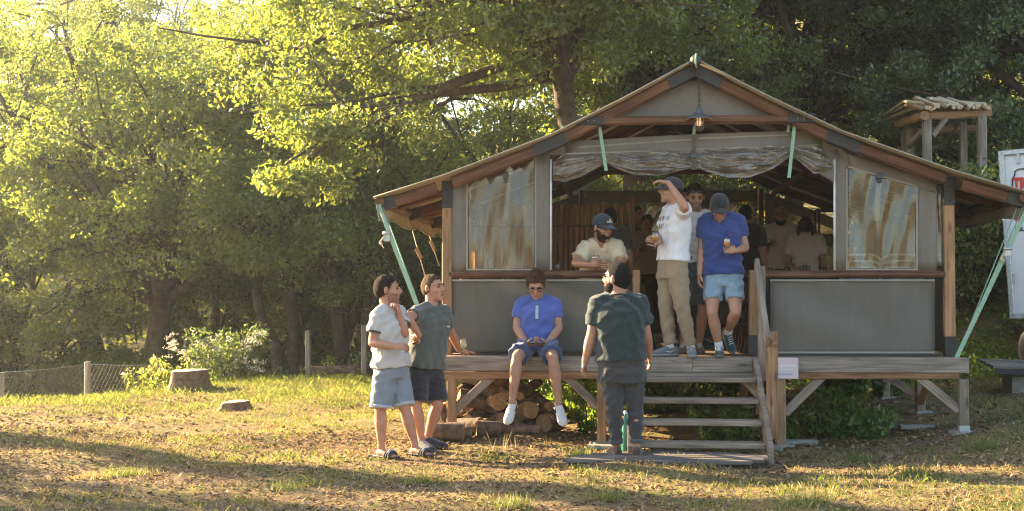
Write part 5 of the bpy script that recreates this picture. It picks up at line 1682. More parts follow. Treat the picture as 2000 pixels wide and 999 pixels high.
# 2 dark green T-shirt, leaning on the deck
p2 = make_person(dict(label='man in faded green T-shirt and black shorts leaning one hand on the deck', hs=1.10, Y=12.02, face=(62, 2), skin=(0.46, 0.22, 0.14), hair='short', hairc='light', hth=.08, vox=.009,
    J=dict(head=(846, 564, 0), shR=(820, 613, -.12), shL=(866, 611, .10), elR=(795, 620, -.34), wrR=(820, 656, -.24), elL=(882, 651, .30), wrL=(897, 685, .56),
           hipR=(815, 716, -.07), hipL=(842, 716, .07), knR=(813, 792, -.16), anR=(824, 868, -.14), toeR=(848, 880, -.32), knL=(854, 792, -.02), anL=(834, 868, .05), toeL=(868, 884, .0)),
    floorL='g', floorR='g', handL=dict(d=(.9, .25, -.12), n=(0, 0, -1), curl=.06), handR=dict(d=(-.55, .3, -.25), n=(.2, 1, 0), curl=.3), bw=1.06, belly=.015,
    top=dict(n='faded_green', c=(0.085, 0.092, 0.078), infl=.024, hem=-.02, badge=[(-.09, .80, .02, .012, (.5, .5, .5), 'chest_label')]),
    bottom=dict(n='black_shorts', c=(0.022, 0.02, 0.024), len=.92, ease=.024),
    shoes=dict(n='dark_sneaker', c=(.025, .028, .04), sole=(.05, .05, .06), lace=(.25, .25, .28))))
# 3 seated on the deck edge
p3 = make_person(dict(label='man in bright blue polo sitting on the deck edge looking at his phone', hs=1.13, Y=12.80, face=(2, -36), skin=(0.40, 0.21, 0.135), hair='mop', hairc='brown', hth=.16, stubble=0, vox=.009,
    J=dict(head=(1047, 556, -.10), shR=(1018, 596, 0), shL=(1083, 596, 0), elR=(1009, 641, -.06), wrR=(1030, 674, -.26), elL=(1092, 641, -.06), wrL=(1067, 674, -.26),
           hipR=(1033, 674, 0.02), hipL=(1066, 674, 0.02), knR=(1010, 698, -.44), knL=(1080, 699, -.44), anR=(1000, 790, -.46), anL=(1092, 793, -.46), toeR=(990, 814, -.62), toeL=(1101, 818, -.62)),
    handR=dict(d=(.75, -.45, .12), n=(.2, .1, 1), curl=.6), handL=dict(d=(-.75, -.45, .12), n=(-.2, .1, 1), curl=.6), glasses=dict(pos='eyes'), bw=1.05, belly=.03, bd=1.0,
    top=dict(n='blue_polo', c=(0.075, 0.115, 0.36), infl=.02, hem=.02, collar='polo', placket=(0.40, 0.42, 0.50), fold=.0065),
    bottom=dict(n='navy_shorts', c=(0.045, 0.075, 0.15), len=.84, ease=.022),
    shoes=dict(n='white_sneaker', c=(.55, .54, .53), sole=(.6, .58, .56), lace=(.6, .6, .6), flash=(.01, .01, .012))))
ph = P(1048, 671, 12.43)
po_ = tag(empty('mobile_phone', ph), 'black mobile phone held by the seated man', 'phone')
MB().box(ph, (.145, .085, .010), 0, .004).build('case', M_black, po_)
# 4 bearded man seen from behind
make_person(dict(label='heavy bearded man in dark green T-shirt and black jeans seen from behind', Y=11.26, face=(-122, 4), skin=(0.40, 0.20, 0.13), hair='short', hairc='black', hth=.07, beard=.07, vox=.0095, hs=1.2, neck=.072,
    J=dict(head=(1205, 546, 0), shL=(1170, 592, 0), shR=(1247, 592, 0), elL=(1155, 656, -.02), wrL=(1142, 708, .0), elR=(1262, 652, .04), wrR=(1268, 696, .18),
           hipL=(1194, 722, 0), hipR=(1234, 722, 0), knL=(1201, 798, -.04), knR=(1241, 798, .02), anL=(1203, 880, .04), anR=(1244, 882, -.02), toeL=(1186, 880, .26), toeR=(1250, 880, .24)),
    floorL='g', floorR='g', handL=dict(curl=.45), bw=1.18, bd=1.08, belly=.04, arm=1.16, leg=1.04, glasses=dict(pos='eyes'),
    top=dict(n='forest_green', c=(0.020, 0.034, 0.033), infl=.030, hem=.14, sleeve=.72, fold=.008, trim=(0.016, 0.028, 0.027)),
    bottom=dict(n='black_denim', c=(0.044, 0.042, 0.042), len=1.86, ease=.008, taper=.056, turnup=(.07, .068, .068), fold=.008),
    shoes=dict(n='brown_shoe', c=(.075, .04, .025), sole=(.05, .045, .04), lace=(.05, .03, .02))))
# 5 leaning on the rail
make_person(dict(label='bearded man in cream T-shirt and navy cap leaning on the breast rail', hs=1.12, Y=13.25, face=(42, -12), skin=(0.38, 0.19, 0.12), hair='short', hairc='dark', hth=.05, beard=.09, vox=.0095, neck=.066,
    J=dict(head=(1177, 446, -.16), shR=(1147, 484, -.05), shL=(1204, 482, -.05), elR=(1124, 514, -.20), wrR=(1152, 518, -.37), elL=(1214, 518, -.2), wrL=(1194, 519, -.4),
           hipR=(1152, 528, .38), hipL=(1194, 528, .38), knR=(1152, 605, .40), knL=(1194, 605, .40), anR=(1152, 670, .5), anL=(1196, 670, .5), toeR=(1150, 690, .2), toeL=(1200, 690, .2)),
    floorL=ZD, floorR=ZD, handR=dict(d=(.8, -.4, .2), n=(.4, .8, 0), curl=.6), bw=1.14, bd=1.1, belly=.03, arm=1.12,
    cap=dict(n='navy', c=(.022, .035, .055), text='AXIOLE', dot=1),
    top=dict(n='cream', c=(0.60, 0.50, 0.34), infl=.026, hem=-.16, sleeve=.75, fold=.008),
    bottom=dict(n='dark_trousers', c=(0.05, 0.045, 0.04), len=.9),
    shoes=dict(n='dark_shoe', c=(.03, .03, .03), sole=(.1, .1, .1))))
# 6 shading his eyes
p6 = make_person(dict(label='man in white printed T-shirt and khaki trousers shading his eyes', hs=1.05, Y=12.80, face=(-84, 1), skin=(0.42, 0.22, 0.14), hair='short', hairc='dark', hth=.04, vox=.009,
    J=dict(head=(1311, 373, 0), shL=(1333, 416, -.13), shR=(1308, 412, .16), elL=(1338, 404, -.38), wrL=(1306, 358, -.30), elR=(1289, 460, .08), wrR=(1285, 476, -.13),
           hipL=(1323, 524, -.08), hipR=(1304, 524, .08), knL=(1333, 603, -.14), knR=(1301, 603, -.0), anL=(1350, 677, -.06), anR=(1309, 675, .0), toeL=(1353, 690, -.34), toeR=(1278, 688, -.06)),
    floorL=ZD, floorR=ZD, handL=dict(d=(-.9, .15, .25), n=(.1, .2, -1), curl=.3), handR=dict(d=(-.5, -.5, .35), n=(-.5, .3, 0), curl=.6), bd=.96,
    cap=dict(n='charcoal', c=(.030, .027, .030)),
    top=dict(n='white_tee', c=(0.66, 0.65, 0.66), infl=.022, hem=.12, sleeve=.7, fold=.0065),
    bottom=dict(n='khaki', c=(0.30, 0.215, 0.135), len=1.92, ease=.014, taper=.062, fold=.007),
    shoes=dict(n='grey_trainer', c=(.13, .145, .15), sole=(.22, .24, .24), lace=(.3, .3, .3), flash=(.45, .43, .4), sock=1, sockh=.04)))
# print on the white T-shirt
def chest_print(sp, lines, dx0, t0, size, cols):
    J = sp['_J']; ms = (J['shL'] + J['shR']) / 2; pel = (J['hipL'] + J['hipR']) / 2
    up = (ms - pel).normalized(); rs = (J['shR'] - J['shL']); rs = (rs - up * rs.dot(up)).normalized(); fw = up.cross(rs).normalized()
    sh = [c for c in sp['_root'].children if c.name.startswith('shirt')][0]
    from mathutils.bvhtree import BVHTree
    bv = BVHTree.FromPolygons([v.co for v in sh.data.vertices], [p.vertices for p in sh.data.polygons])
    right = -rs     # reading direction seen from the front
    for li, ln_ in enumerate(lines):
        for k, chr_ in enumerate(ln_):
            o = ms - up * (t0 + li * size * 1.25) + right * (dx0 + k * size * .80)
            hit = bv.ray_cast(o + fw * .5, -fw)
            if hit[0] is None: continue
            n = hit[1]; n = (n if n.dot(fw) > 0 else -n).lerp(fw, .4).normalized()
            x = (up.cross(n)).normalized(); y = n.cross(x)
            m = Matrix((x, y, n)).transposed().to_4x4()
            text_mesh('print_letter', chr_, size, cols[(k + li) % len(cols)], hit[0] + n * .003, m, sh, .0006, bold=.001)
PC = [plain('print_grey', (.25, .25, .27), .8), plain('print_red', (.5, .10, .10), .8), plain('print_dark', (.07, .08, .10), .8), plain('print_blue', (.10, .2, .25), .8)]
chest_print(p6, ['OSUPO', 'PARTI'], -.14, .10, .062, PC)
q = P(1280, 487, 12.62); goblet('stemmed glass with a little pale beer held by the white T-shirt man', (q.x, 12.60, q.z), .35, .175, .038, M_beer, .012)
# 7 behind, sunglasses on his head
make_person(dict(label='man in pale grey T-shirt with sunglasses on his head behind the khaki trousers', hs=1.10, Y=13.42, face=(4, -24), skin=(0.36, 0.18, 0.115), hair='short', hairc='black', hth=.07, stubble=1, vox=.0105,
    J=dict(head=(1358, 385, -.05), shR=(1335, 428, 0), shL=(1389, 428, 0), elR=(1331, 480, .02), wrR=(1334, 525, -.05), elL=(1394, 480, .02), wrL=(1392, 525, -.05),
           hipR=(1346, 524, 0), hipL=(1376, 524, 0), knR=(1338, 604, -.03), knL=(1372, 604, -.03), anR=(1334, 675, .05), anL=(1366, 675, .05), toeR=(1332, 690, -.2), toeL=(1370, 690, -.2)),
    floorL=ZD, floorR=ZD, glasses=dict(pos='head', dark=1),
    top=dict(n='pale_grey', c=(0.50, 0.47, 0.43), infl=.02, hem=.10), bottom=dict(n='grey_denim', c=(0.065, 0.068, 0.072), len=.9, ease=.02),
    shoes=dict(n='tan_shoe', c=(.16, .09, .05), sole=(.1, .08, .06))))
# 8 blue polo coming down
p8 = make_person(dict(label='man in royal blue polo and pale blue shorts stepping off the deck', hs=1.10, Y=12.82, face=(0, -28), skin=(0.42, 0.22, 0.14), hair='short', hairc='dark', hth=.04, stubble=1, vox=.009,
    J=dict(head=(1405, 407, -.08), shR=(1377, 434, 0), shL=(1441, 432, 0), elR=(1370, 487, .02), wrR=(1366, 536, -.06), elL=(1456, 484, -.03), wrL=(1438, 490, -.25),
           hipR=(1393, 540, 0), hipL=(1432, 540, 0), knR=(1391, 612, -.16), knL=(1437, 610, -.2), anR=(1405, 678, -.05), anL=(1421, 650, .10), toeR=(1405, 692, -.32), toeL=(1432, 676, -.02)),
    floorR=ZD, handL=dict(d=(-.85, -.2, .12), n=(-.2, .9, 0), curl=.65), bw=1.04,
    glasses=dict(pos='eyes', dark=1), cap=dict(n='black', c=(.014, .018, .02)),
    top=dict(n='royal_polo', c=(0.026, 0.05, 0.185), infl=.024, hem=.03, collar='polo', placket=(0.024, 0.045, 0.17), badge=[(-.075, .74, .018, .014, (.5, .03, .03), 'chest_emblem')]),
    bottom=dict(n='pale_blue', c=(0.21, 0.29, 0.36), len=.68, ease=.006),
    shoes=dict(n='teal_trainer', c=(.025, .05, .055), sole=(.12, .13, .13), lace=(.6, .6, .6), flash=(.6, .58, .5), sock=1, sockh=.07)))
q = P(1420, 499, 12.53); goblet('stemmed glass of amber beer with white foam held by the blue polo man', (q.x, 12.53, q.z), .58, .175, .036, M_beer, .022)
# people farther inside
def bystander(label, px, top, Y, yaw, pitch, topc, botc, hair='short', hairc='black', sk=SK3, H=None, hold=False, beard=0, bw=1.0, arm_up=0, glasses=None, hth=.07, trousers=True):
    x = P(px, 571, Y).x; zt_ = P(px, top, Y).z; H = zt_ - ZD
    r = R(yaw); fx = Vector((math.sin(r), -math.cos(r), 0)); rx = fx.cross(Vector((0, 0, 1)))
    o = Vector((x, Y, ZD))
    Z = lambda k: Vector((0, 0, H * k))
    JV = dict(head=o + Z(1) - Vector((0, 0, .118)) + fx * .02, shR=o + rx * .175 * bw + Z(.815), shL=o - rx * .175 * bw + Z(.815), hipR=o + rx * .085 + Z(.53), hipL=o - rx * .085 + Z(.53),
              knR=o + rx * .1 + fx * .03 + Z(.285), knL=o - rx * .1 + fx * .03 + Z(.285), anR=o + rx * .11 + Vector((0, 0, .085)), anL=o - rx * .11 + Vector((0, 0, .085)),
              toeR=o + rx * .14 + fx * .2, toeL=o - rx * .14 + fx * .2,
              elR=o + rx * .24 * bw + Z(.63) - fx * .03, elL=o - rx * .24 * bw + Z(.63) - fx * .03)
    JV['wrR'] = o + rx * .15 + Z(.70) + fx * .22 if hold else o + rx * .24 + Z(.49) + fx * .05
    JV['wrL'] = o - rx * .24 + Z(.49) + fx * .05 if not arm_up else o - rx * .12 + Z(.6) - fx * .1
    sp = make_person(dict(label=label, Y=Y, J={}, JV=JV, face=(yaw, pitch), skin=sk, hair=hair, hairc=hairc, beard=beard, hth=hth, vox=.014, floorL=ZD, floorR=ZD, bw=bw, glasses=glasses,
        handR=dict(curl=.6) if hold else {}, top=dict(n='by_%d' % px, c=topc, infl=.02, hem=.02), bottom=dict(n='byb_%d' % px, c=botc, len=1.93 if trousers else .85), shoes=dict(n='by_shoe', c=(.05, .05, .05), sole=(.15, .15, .15))))
    if hold:
        w = JV['wrR'] + fx * .07
        goblet('stemmed glass held by the ' + hold, (w.x, w.y - .03, w.z - .07), .4, .17, .036, M_red)
    return sp
bystander('man in brown-grey T-shirt standing deep in the tent beside the bamboo screen', 1264, 421, 16.4, 10, -5, (.30, .235, .18), (.02, .02, .02), hold='man by the bamboo screen', hth=.12)
bystander('man in black T-shirt with his back turned beside the blue polo man', 1457, 402, 15.4, 150, 0, (.012, .012, .013), (.02, .02, .02), hth=.09)
bystander('bald bearded man in pale T-shirt holding a glass behind the bar', 1526, 403, 16.0, -8, -6, (.50, .42, .37), (.02, .02, .02), hair='bald', hairc='black', beard=.14, hold='bald man behind the bar', bw=1.1, glasses=dict(pos='eyes'))
bystander('person with shoulder-length hair in pale printed T-shirt behind the bar', 1574, 424, 15.7, 165, 0, (.50, .42, .36), (.02, .02, .025), hair='long', hairc='dark', bw=.9, arm_up=1)
bystander('man half hidden between the white and the pale grey T-shirts', 1334, 369, 14.6, 20, 0, (.16, .10, .08), (.03, .03, .03))
bystander('man mostly hidden behind the pale grey T-shirt and the black cap', 1383, 392, 14.9, 60, -8, (.10, .08, .07), (.03, .03, .03), hairc='brown', hth=.03)
bystander('dark-haired man standing behind the bamboo screen end post', 1244, 404, 17.2, 40, 0, (.10, .07, .06), (.03, .03, .03))
bystander('dark-haired man in front of the bamboo screen behind the navy cap', 1192, 407, 14.7, 170, 0, (.06, .05, .045), (.03, .03, .03))
# print on the back of the woman's shirt
q = P(1578, 487, 15.54)
# ------------------------------------------------------------------ trees
M_oak = leafmat('oak_leaf', (0.078, 0.125, 0.034), (0.38, 0.43, 0.06), .5)
M_light = leafmat('poplar_leaf', (0.10, 0.135, 0.02), (0.46, 0.49, 0.09), .5)
M_olive = leafmat('holm_leaf', (0.075, 0.115, 0.045), (0.24, 0.30, 0.05), .42)
M_shrub = leafmat('shrub_leaf', (0.075, 0.14, 0.025), (0.30, 0.42, 0.04), .45)
M_far = leafmat('far_leaf', (0.07, 0.105, 0.02), (0.42, 0.44, 0.03), .5)
M_flower = leafmat('white_flower', (0.62, 0.58, 0.48), (0.5, 0.45, 0.35), .3, 0, .15)
def leaves(C, N, size, seed, spread, up=0.5, jitter=.35, wid=.55, clump_var=0.0):
    "N leaf quads (rhombus, folded along the midrib) round cluster centres C[k] with spread"
    g = np.random.default_rng(seed)
    k = g.integers(0, len(C), N)
    d = g.normal(size=(N, 3)); d *= (g.random((N, 1)) ** .45) / np.linalg.norm(d, axis=1, keepdims=True)
    sp = spread[k][:, None] if isinstance(spread, np.ndarray) else spread
    pos = C[k] + d * sp * np.array([1.15, 1.15, .75])
    nrm = g.normal(size=(N, 3)) + d * .7; nrm[:, 2] += up
    nrm /= np.linalg.norm(nrm, axis=1, keepdims=True)
    t = g.normal(size=(N, 3)); t[:, 2] -= .4
    t -= nrm * (t * nrm).sum(1, keepdims=True); t /= np.linalg.norm(t, axis=1, keepdims=True)
    b = np.cross(nrm, t)
    L = (size * (1 + jitter * g.uniform(-1, 1, N)))[:, None]
    w = L * wid * .5
    V = np.empty((N, 4, 3))
    V[:, 0] = pos - t * L * .5
    V[:, 1] = pos + b * w + nrm * L * .08 + t * L * .08
    V[:, 2] = pos + t * L * .5
    V[:, 3] = pos - b * w + nrm * L * .08 + t * L * .08
    return V.reshape(-1, 3), np.arange(N * 4).reshape(N, 4)
def limb(mb, a, b, r0, r1, q, bend=.12, n=7, seg_=5):
    a = Vector(a); b = Vector(b); L = (b - a).length
    pts = []; rad = []
    o1 = Vector((q.uniform(-1, 1), q.uniform(-1, 1), q.uniform(-.2, .8))) * L * bend
    for k in range(seg_ + 1):
        t = k / seg_
        p = a.lerp(b, t) + o1 * math.sin(t * math.pi) + Vector((q.uniform(-1, 1), q.uniform(-1, 1), q.uniform(-1, 1))) * L * .02 * (0 < k < seg_)
        pts.append(p); rad.append(r0 + (r1 - r0) * t)
    mb.tube(pts, rad, n)
    return pts
def make_tree(seed, H, trunk_h, crown_r, lobes, nclust, nleaf, leaf, mat, spread=.42, trunk_r=.2, lean=(0, 0), low=0.25, stems=1, wid=.55, barkm=None, flat=1.0, extra=()):
    "returns (trunk mesh, crown mesh) at the origin"
    q = random.Random(seed); g = np.random.default_rng(seed)
    tb = MB()
    cen = []
    for k in range(lobes):
        a = 6.283 * (k + q.uniform(-.3, .3)) / lobes * 1.618
        rr = crown_r * math.sqrt((k + .5) / lobes) * .72
        z = trunk_h + (H - trunk_h) * (low + (1 - low) * q.random()) * .84
        rad = crown_r * q.uniform(.30, .50)
        cen.append((Vector((rr * math.cos(a) + lean[0] * z / H, rr * math.sin(a) + lean[1] * z / H, z)), rad))
    cen += [(Vector(e[:3]), e[3]) for e in extra]
    tops = []
    for s in range(stems):
        off = Vector((q.uniform(-.5, .5), q.uniform(-.3, .3), 0)) if stems > 1 else Vector((0, 0, 0))
        fork = Vector((lean[0] * .4 + off.x * 2.2, lean[1] * .4 + off.y * 2, trunk_h))
        pts = limb(tb, off * .5 + Vector((0, 0, -.8)), fork, trunk_r * 1.25, trunk_r * .8, q, .05, 11, 7)
        tops.append(fork)
    cl = []
    for i, (c, rad) in enumerate(cen):
        fork = tops[i % len(tops)]
        a = fork + Vector((0, 0, q.uniform(-.35, .5) * trunk_h * .4))
        main = limb(tb, a, c, trunk_r * q.uniform(.38, .55), .045, q, .14, 7, 6)
        for k in range(5):
            t = q.choice(main[2:])
            e = c + Vector((q.gauss(0, 1), q.gauss(0, 1), q.gauss(0, .8))) * rad * .7
            limb(tb, t, e, .04, .012, q, .12, 5, 4)
        m = nclust // lobes
        d = g.normal(size=(m, 3)); d /= np.linalg.norm(d, axis=1, keepdims=True)
        rr = (g.random((m, 1)) ** .5) * .45 + .55
        p = np.array(c) + d * rr * rad * np.array([1.15, 1.15, .8 * flat])
        cl.append(p)
    C = np.concatenate(cl)
    sp = spread * g.uniform(.55, 1.35, len(C))
    V, Q = leaves(C, nleaf, leaf, seed, sp, wid=wid)
    return tb.mesh('trunk', barkm or M_bark), np_mesh('crown', V, Q, mat, False)
TY = {
    'oak_a': make_tree(1, 9.5, 3.5, 4.6, 20, 440, 80000, .10, M_oak, .42, .25, low=.02),
    'oak_b': make_tree(2, 10.0, 2.4, 4.8, 22, 460, 80000, .10, M_oak, .43, .20, low=-.02),
    'oak_c': make_tree(3, 8.0, 1.7, 4.2, 14, 330, 60000, .10, M_olive, .40, .22, low=.05),
    'tall': make_tree(4, 15.0, 4.0, 4.0, 20, 460, 80000, .085, M_light, .46, .17, stems=2, low=.12, flat=1.5),
    'slim': make_tree(5, 9.5, 3.6, 2.6, 10, 200, 30000, .095, M_oak, .45, .13, stems=3, low=.1, flat=1.3),
    'over': make_tree(8, 10.5, 4.6, 4.4, 17, 380, 112000, .10, M_oak, .40, .20, low=.12, extra=((-3.3, -1.2, 3.7, 1.2), (-4.3, -.6, 4.8, 1.3), (-3.9, -1.6, 2.9, .8), (-2.9, -1.6, 5.6, 1.4), (-4.6, -1.2, 6.4, 1.3), (-2.2, -2.0, 7.2, 1.3), (.1, -2.5, 6.3, 1.3), (1.2, -2.4, 5.6, 1.2), (-1.2, -2.6, 6.9, 1.4), (1.6, -2.2, 7.6, 1.5), (.2, -2.4, 8.2, 1.5), (-.9, -2.4, 5.2, 1.0), (.15, -2.0, 4.75, .9), (.8, -1.8, 6.8, 1.1), (-.4, -1.7, 7.6, 1.1))),
    'screen': make_tree(6, 7.5, .8, 3.8, 16, 380, 60000, .110, M_oak, .42, .16, low=-.05),
}
def tree(kind, label, x, y, s=1.0, rz_=0.0, name='oak_tree', group=None, sz=None):
    o = tag(empty(name, (x, y, gz(x, y)), rz_), label, 'tree', group)
    o.scale = (s, s, sz or s)
    t, c = TY[kind]
    link('trunk', t, o, False); link('crown', c, o, False)
    return o
def at(px, Y): return P(px, 571, Y).x
# the wood left of the tent, front row
tree('oak_a', 'spreading oak with dark forked limbs standing behind the large stump', at(318, 26.5), 26.5, 1.05, R(20))
tree('slim', 'slender dark tree with several stems right behind the lone fence post', at(600, 25.5), 25.5, 1.0, R(10), 'woodland_tree')
tree('slim', 'dark multi-stemmed tree rising behind the two chatting men', at(668, 26.5), 26.5, 1.12, R(150), 'woodland_tree')
tree('screen', 'low leafy bushy tree behind the wire fence at the edge of the meadow', at(30, 29), 29, 1.0, R(70), 'bushy_tree')
tree('screen', 'dense bushy tree filling the gap behind the leaning posts', at(480, 30), 30, .95, R(200), 'bushy_tree')
tree('screen', 'dense bushy tree standing behind the corner post of the tent', at(790, 29), 29, .8, R(300), 'bushy_tree')
tree('tall', 'tall sunlit poplar with bare forked stems above the spreading oak', at(215, 33), 33, .95, R(40), 'poplar_tree')
tree('tall', 'tall yellow-lit poplar behind the spreading oak, second of the poplars', at(430, 36), 36, 1.0, R(130), 'poplar_tree', sz=.76)
tree('tall', 'tall yellow-lit poplar rising straight above the lone fence post', at(590, 34), 34, 1.0, R(220), 'poplar_tree', sz=.72)
tree('tall', 'tall pale poplar at the left end of the wood', at(20, 36), 36, 1.02, R(310), 'poplar_tree')
tree('tall', 'tall poplar between the wood and the tent roof', at(800, 38), 38, .98, R(80), 'poplar_tree', sz=.74)
tree('tall', 'tall bright poplar far back between the first two poplars', at(330, 40), 40, 1.05, R(170), 'poplar_tree', sz=1.1)
# oaks round the tent
tree('oak_b', 'oak standing well behind the left slope of the tent roof', at(955, 31), 31, 1.0, R(30))
tree('over', 'sunlit oak whose boughs hang beside the left eave of the tent', -.9, 21.3, 1.0, 0.0)
tree('oak_a', 'large oak with a thick slanting limb directly behind the ridge of the tent', at(1230, 25.5), 25.5, 1.1, R(200))
tree('oak_b', 'oak with a dark trunk behind the right roof slope', at(1560, 28), 28, 1.05, R(150))
tree('oak_c', 'grey-green holm oak spreading over the pergola', at(2075, 25.5), 25.5, 1.0, R(60), 'holm_oak')
tree('oak_b', 'shaded oak behind the pergola', at(1760, 30), 30, .95, R(260))
tree('oak_a', 'oak filling the background between ridge and right roof slope', at(1420, 31), 31, 1.0, R(80))
tree('screen', 'leafy bush tree on the bank below the pergola', at(1890, 29), 29, .9, R(20), 'bushy_tree')
tree('screen', 'leafy bush tree on the bank right behind the tent', at(1340, 27), 27, .85, R(110), 'bushy_tree')
tree('oak_c', 'holm oak growing behind the white truck', at(2120, 26), 26, 1.0, R(190), 'holm_oak')
# unseen trees left of the picture that shade the wood and throw bands over the meadow
TY['pine'] = make_tree(7, 14.0, 9.5, 3.6, 10, 160, 16000, .16, M_olive, .6, .34, low=.3, wid=.3)
tree('pine', 'tall pine with a bare trunk standing left of the meadow', -13.3, 15.7, 1.0, R(10), 'shadow_pine_tree')  # added out of view, bare trunk chosen to cast one long shadow band
tree('oak_b', 'large oak left of the wood shading its lower crowns', -19.5, 31.5, 1.0, R(75))
tree('screen', 'bushy tree left of the wood behind the large oak', -24, 35, 1.3, R(15), 'bushy_tree')
tree('oak_c', 'low holm oak left of the meadow near the camera side', -12.5, 12.0, .85, R(100), 'holm_oak')
# the far wood on the hillside: one mass
g = np.random.default_rng(77)
n = 620
fx = g.uniform(-48, 42, n); fy = g.uniform(41, 72, n)
C = np.stack([fx, fy, hgt(fx, fy) + g.uniform(.5, 8, n)], 1)
V, Q = leaves(C, 60000, .34, 9, 1.9 * g.uniform(.6, 1.3, n), up=.3)
fw = link('far_wood', np_mesh('far_wood', V, Q, M_far, False))
tag(fw, 'green mass of the far wood on the hillside', 'wood', kind='stuff')
# ------------------------------------------------------------------ shrubs and plants
def shrub(label, x, y, h, w, nleaf, leaf, mat, seed, name='leafy_shrub', wid=.5, d=None, group=None, stems=7):
    q = random.Random(seed); gg = np.random.default_rng(seed)
    o = tag(empty(name, (x, y, gz(x, y))), label, 'plant', group)
    mb = MB(); C = []
    for k in range(stems):
        e = Vector((q.uniform(-.5, .5) * w, q.uniform(-.5, .5) * (d or w), h * q.uniform(.55, 1)))
        pts = limb(mb, (e.x * .2, e.y * .2, -.03), e, .008 + .006 * h, .003, q, .12, 5, 4)
        C += [p for p in pts[1:]]
    C = np.array([tuple(c) for c in C])
    V, Q = leaves(C, nleaf, leaf, seed, np.full(len(C), .13 * w + .05 * h), wid=wid)
    V[:, 2] = np.maximum(V[:, 2], .005)
    mb.build('stem', M_bark, o, False); link('foliage', np_mesh('foliage', V, Q, mat, False), o, False)
    return o
for k, (px, Y, h, w, lb) in enumerate([(1590, 13.3, .48, .42, 'fern-like plant under the deck right of the sign post'), (1535, 13.1, .28, .3, 'small bright green plant at the foot of the sign post'), (1640, 13.15, .26, .28, 'small pale green seedling plant under the deck'),
        (1690, 13.1, .30, .5, 'low tufted dark green plant under the right half of the deck'), (1665, 13.5, .36, .36, 'upright pinnate plant under the right half of the deck'), (1440, 13.0, .36, .5, 'leafy green weed behind the stair treads'),
        (1400, 13.3, .4, .5, 'leafy weed in shade behind the upper stair treads'), (1150, 13.4, .5, .35, 'bright leafy sapling left of the deck post by the bearded man')]):
    shrub(lb, P(px, 800, Y).x, Y, h, w, 420, .085, M_shrub, 100 + k, 'weed_plant', .42)
for k, (px, Y, h, w, lb) in enumerate([(1000, 15.2, .75, .9, 'sunlit shrub growing under the deck behind the seated man'), (1100, 15.8, .75, 1.0, 'sunlit shrub under the deck behind the bearded man'), (1230, 16.4, .7, 1.2, 'dark shrub under the deck behind the stairs, left part'), (1330, 16.2, .75, 1.3, 'sunlit shrub under the deck behind the middle of the stairs'),
        (1440, 16.6, .72, 1.2, 'dark shrub under the deck behind the right stair stringer'), (1640, 15.8, .5, .8, 'dark shrub in deep shade under the right half of the deck'), (1730, 16.4, .45, .6, 'dark shrub in shade near the rear deck posts')]):
    shrub(lb, P(px, 760, Y).x, Y, h, w, 2200, .075, M_shrub, 120 + k, 'leafy_shrub', .5)
for k, (px, Y, h, w, n_, lb) in enumerate([(428, 20.2, 1.0, 1.4, 3200, 'leafy clematis shrub with white blossom right of the big stump'), (335, 19.6, .6, .7, 900, 'feathery yellow-green shrub left of the big stump'), (285, 18.9, .4, .5, 500, 'low leafy weeds between fence and stump')]):
    o = shrub(lb, at(px, Y), Y, h, w, n_, .07, M_olive if k == 0 else M_light, 140 + k, 'flowering_shrub' if k == 0 else 'leafy_shrub', .5)
    if k == 0:
        gg = np.random.default_rng(5)
        C = np.stack([gg.uniform(-.8, .8, 60), gg.uniform(-.5, .2, 60), gg.uniform(.35, .95, 60)], 1)
        V, Q = leaves(C, 1500, .035, 6, .07)
        link('blossom', np_mesh('blossom', V, Q, M_flower, False), o, False)
for k, (px, Y, h, w, lb) in enumerate([(575, 24, 1.5, .8, 'grey-green sapling left of the lone fence post'), (640, 24, 1.2, .9, 'leafy undergrowth bush between the fence posts'), (530, 24.5, 1.0, 1.2, 'grey-green undergrowth bush behind the leaning posts'), (700, 24, 1.1, 1.1, 'undergrowth bush behind the grey T-shirt man'),
        (250, 23.5, .9, 1.6, 'shaded undergrowth bush behind the chain-link fence'), (120, 22.5, 1.3, 2.0, 'shaded undergrowth bush behind the left fence panel'), (395, 24.5, .9, 1.2, 'undergrowth bush at the foot of the spreading oak'), (10, 21, 1.3, 1.6, 'undergrowth bush behind the outermost fence post'), (800, 24, 1.2, 1.5, 'undergrowth bush left of the deck corner'), (460, 23.5, 1.2, 1.6, 'undergrowth bush behind the white blossom')]):
    shrub(lb, at(px, Y), Y, h, w, 2200, .085, M_olive if k % 2 == 0 else M_oak, 160 + k, 'undergrowth_bush', .5, stems=10)
for k, (px, Y, h, w, lb) in enumerate([(1835, 20.3, 2.0, 1.5, 'tall leafy bush hiding the foot of the pergola'), (1915, 20.6, 2.2, 1.5, 'tall leafy bush between pergola and truck')]):
    shrub(lb, at(px, Y), Y, h, w, 5200, .085, M_oak, 190 + k, 'leafy_bush', .55, stems=22)
# ivy and weeds over the bank on the right: nobody could count them
g = np.random.default_rng(8)
n = 1000
bx = g.uniform(-.5, 12, n); by = g.uniform(17.5, 24.5, n)
C = np.stack([bx, by, hgt(bx, by) + .05 + .22 * g.random(n) ** 2], 1)
V, Q = leaves(C, 44000, .08, 10, .28, up=1.0)
tag(link('bank_undergrowth', np_mesh('bank_undergrowth', V, Q, M_shrub, False)), 'low green ivy and weeds covering the bank', 'ground cover', kind='stuff')
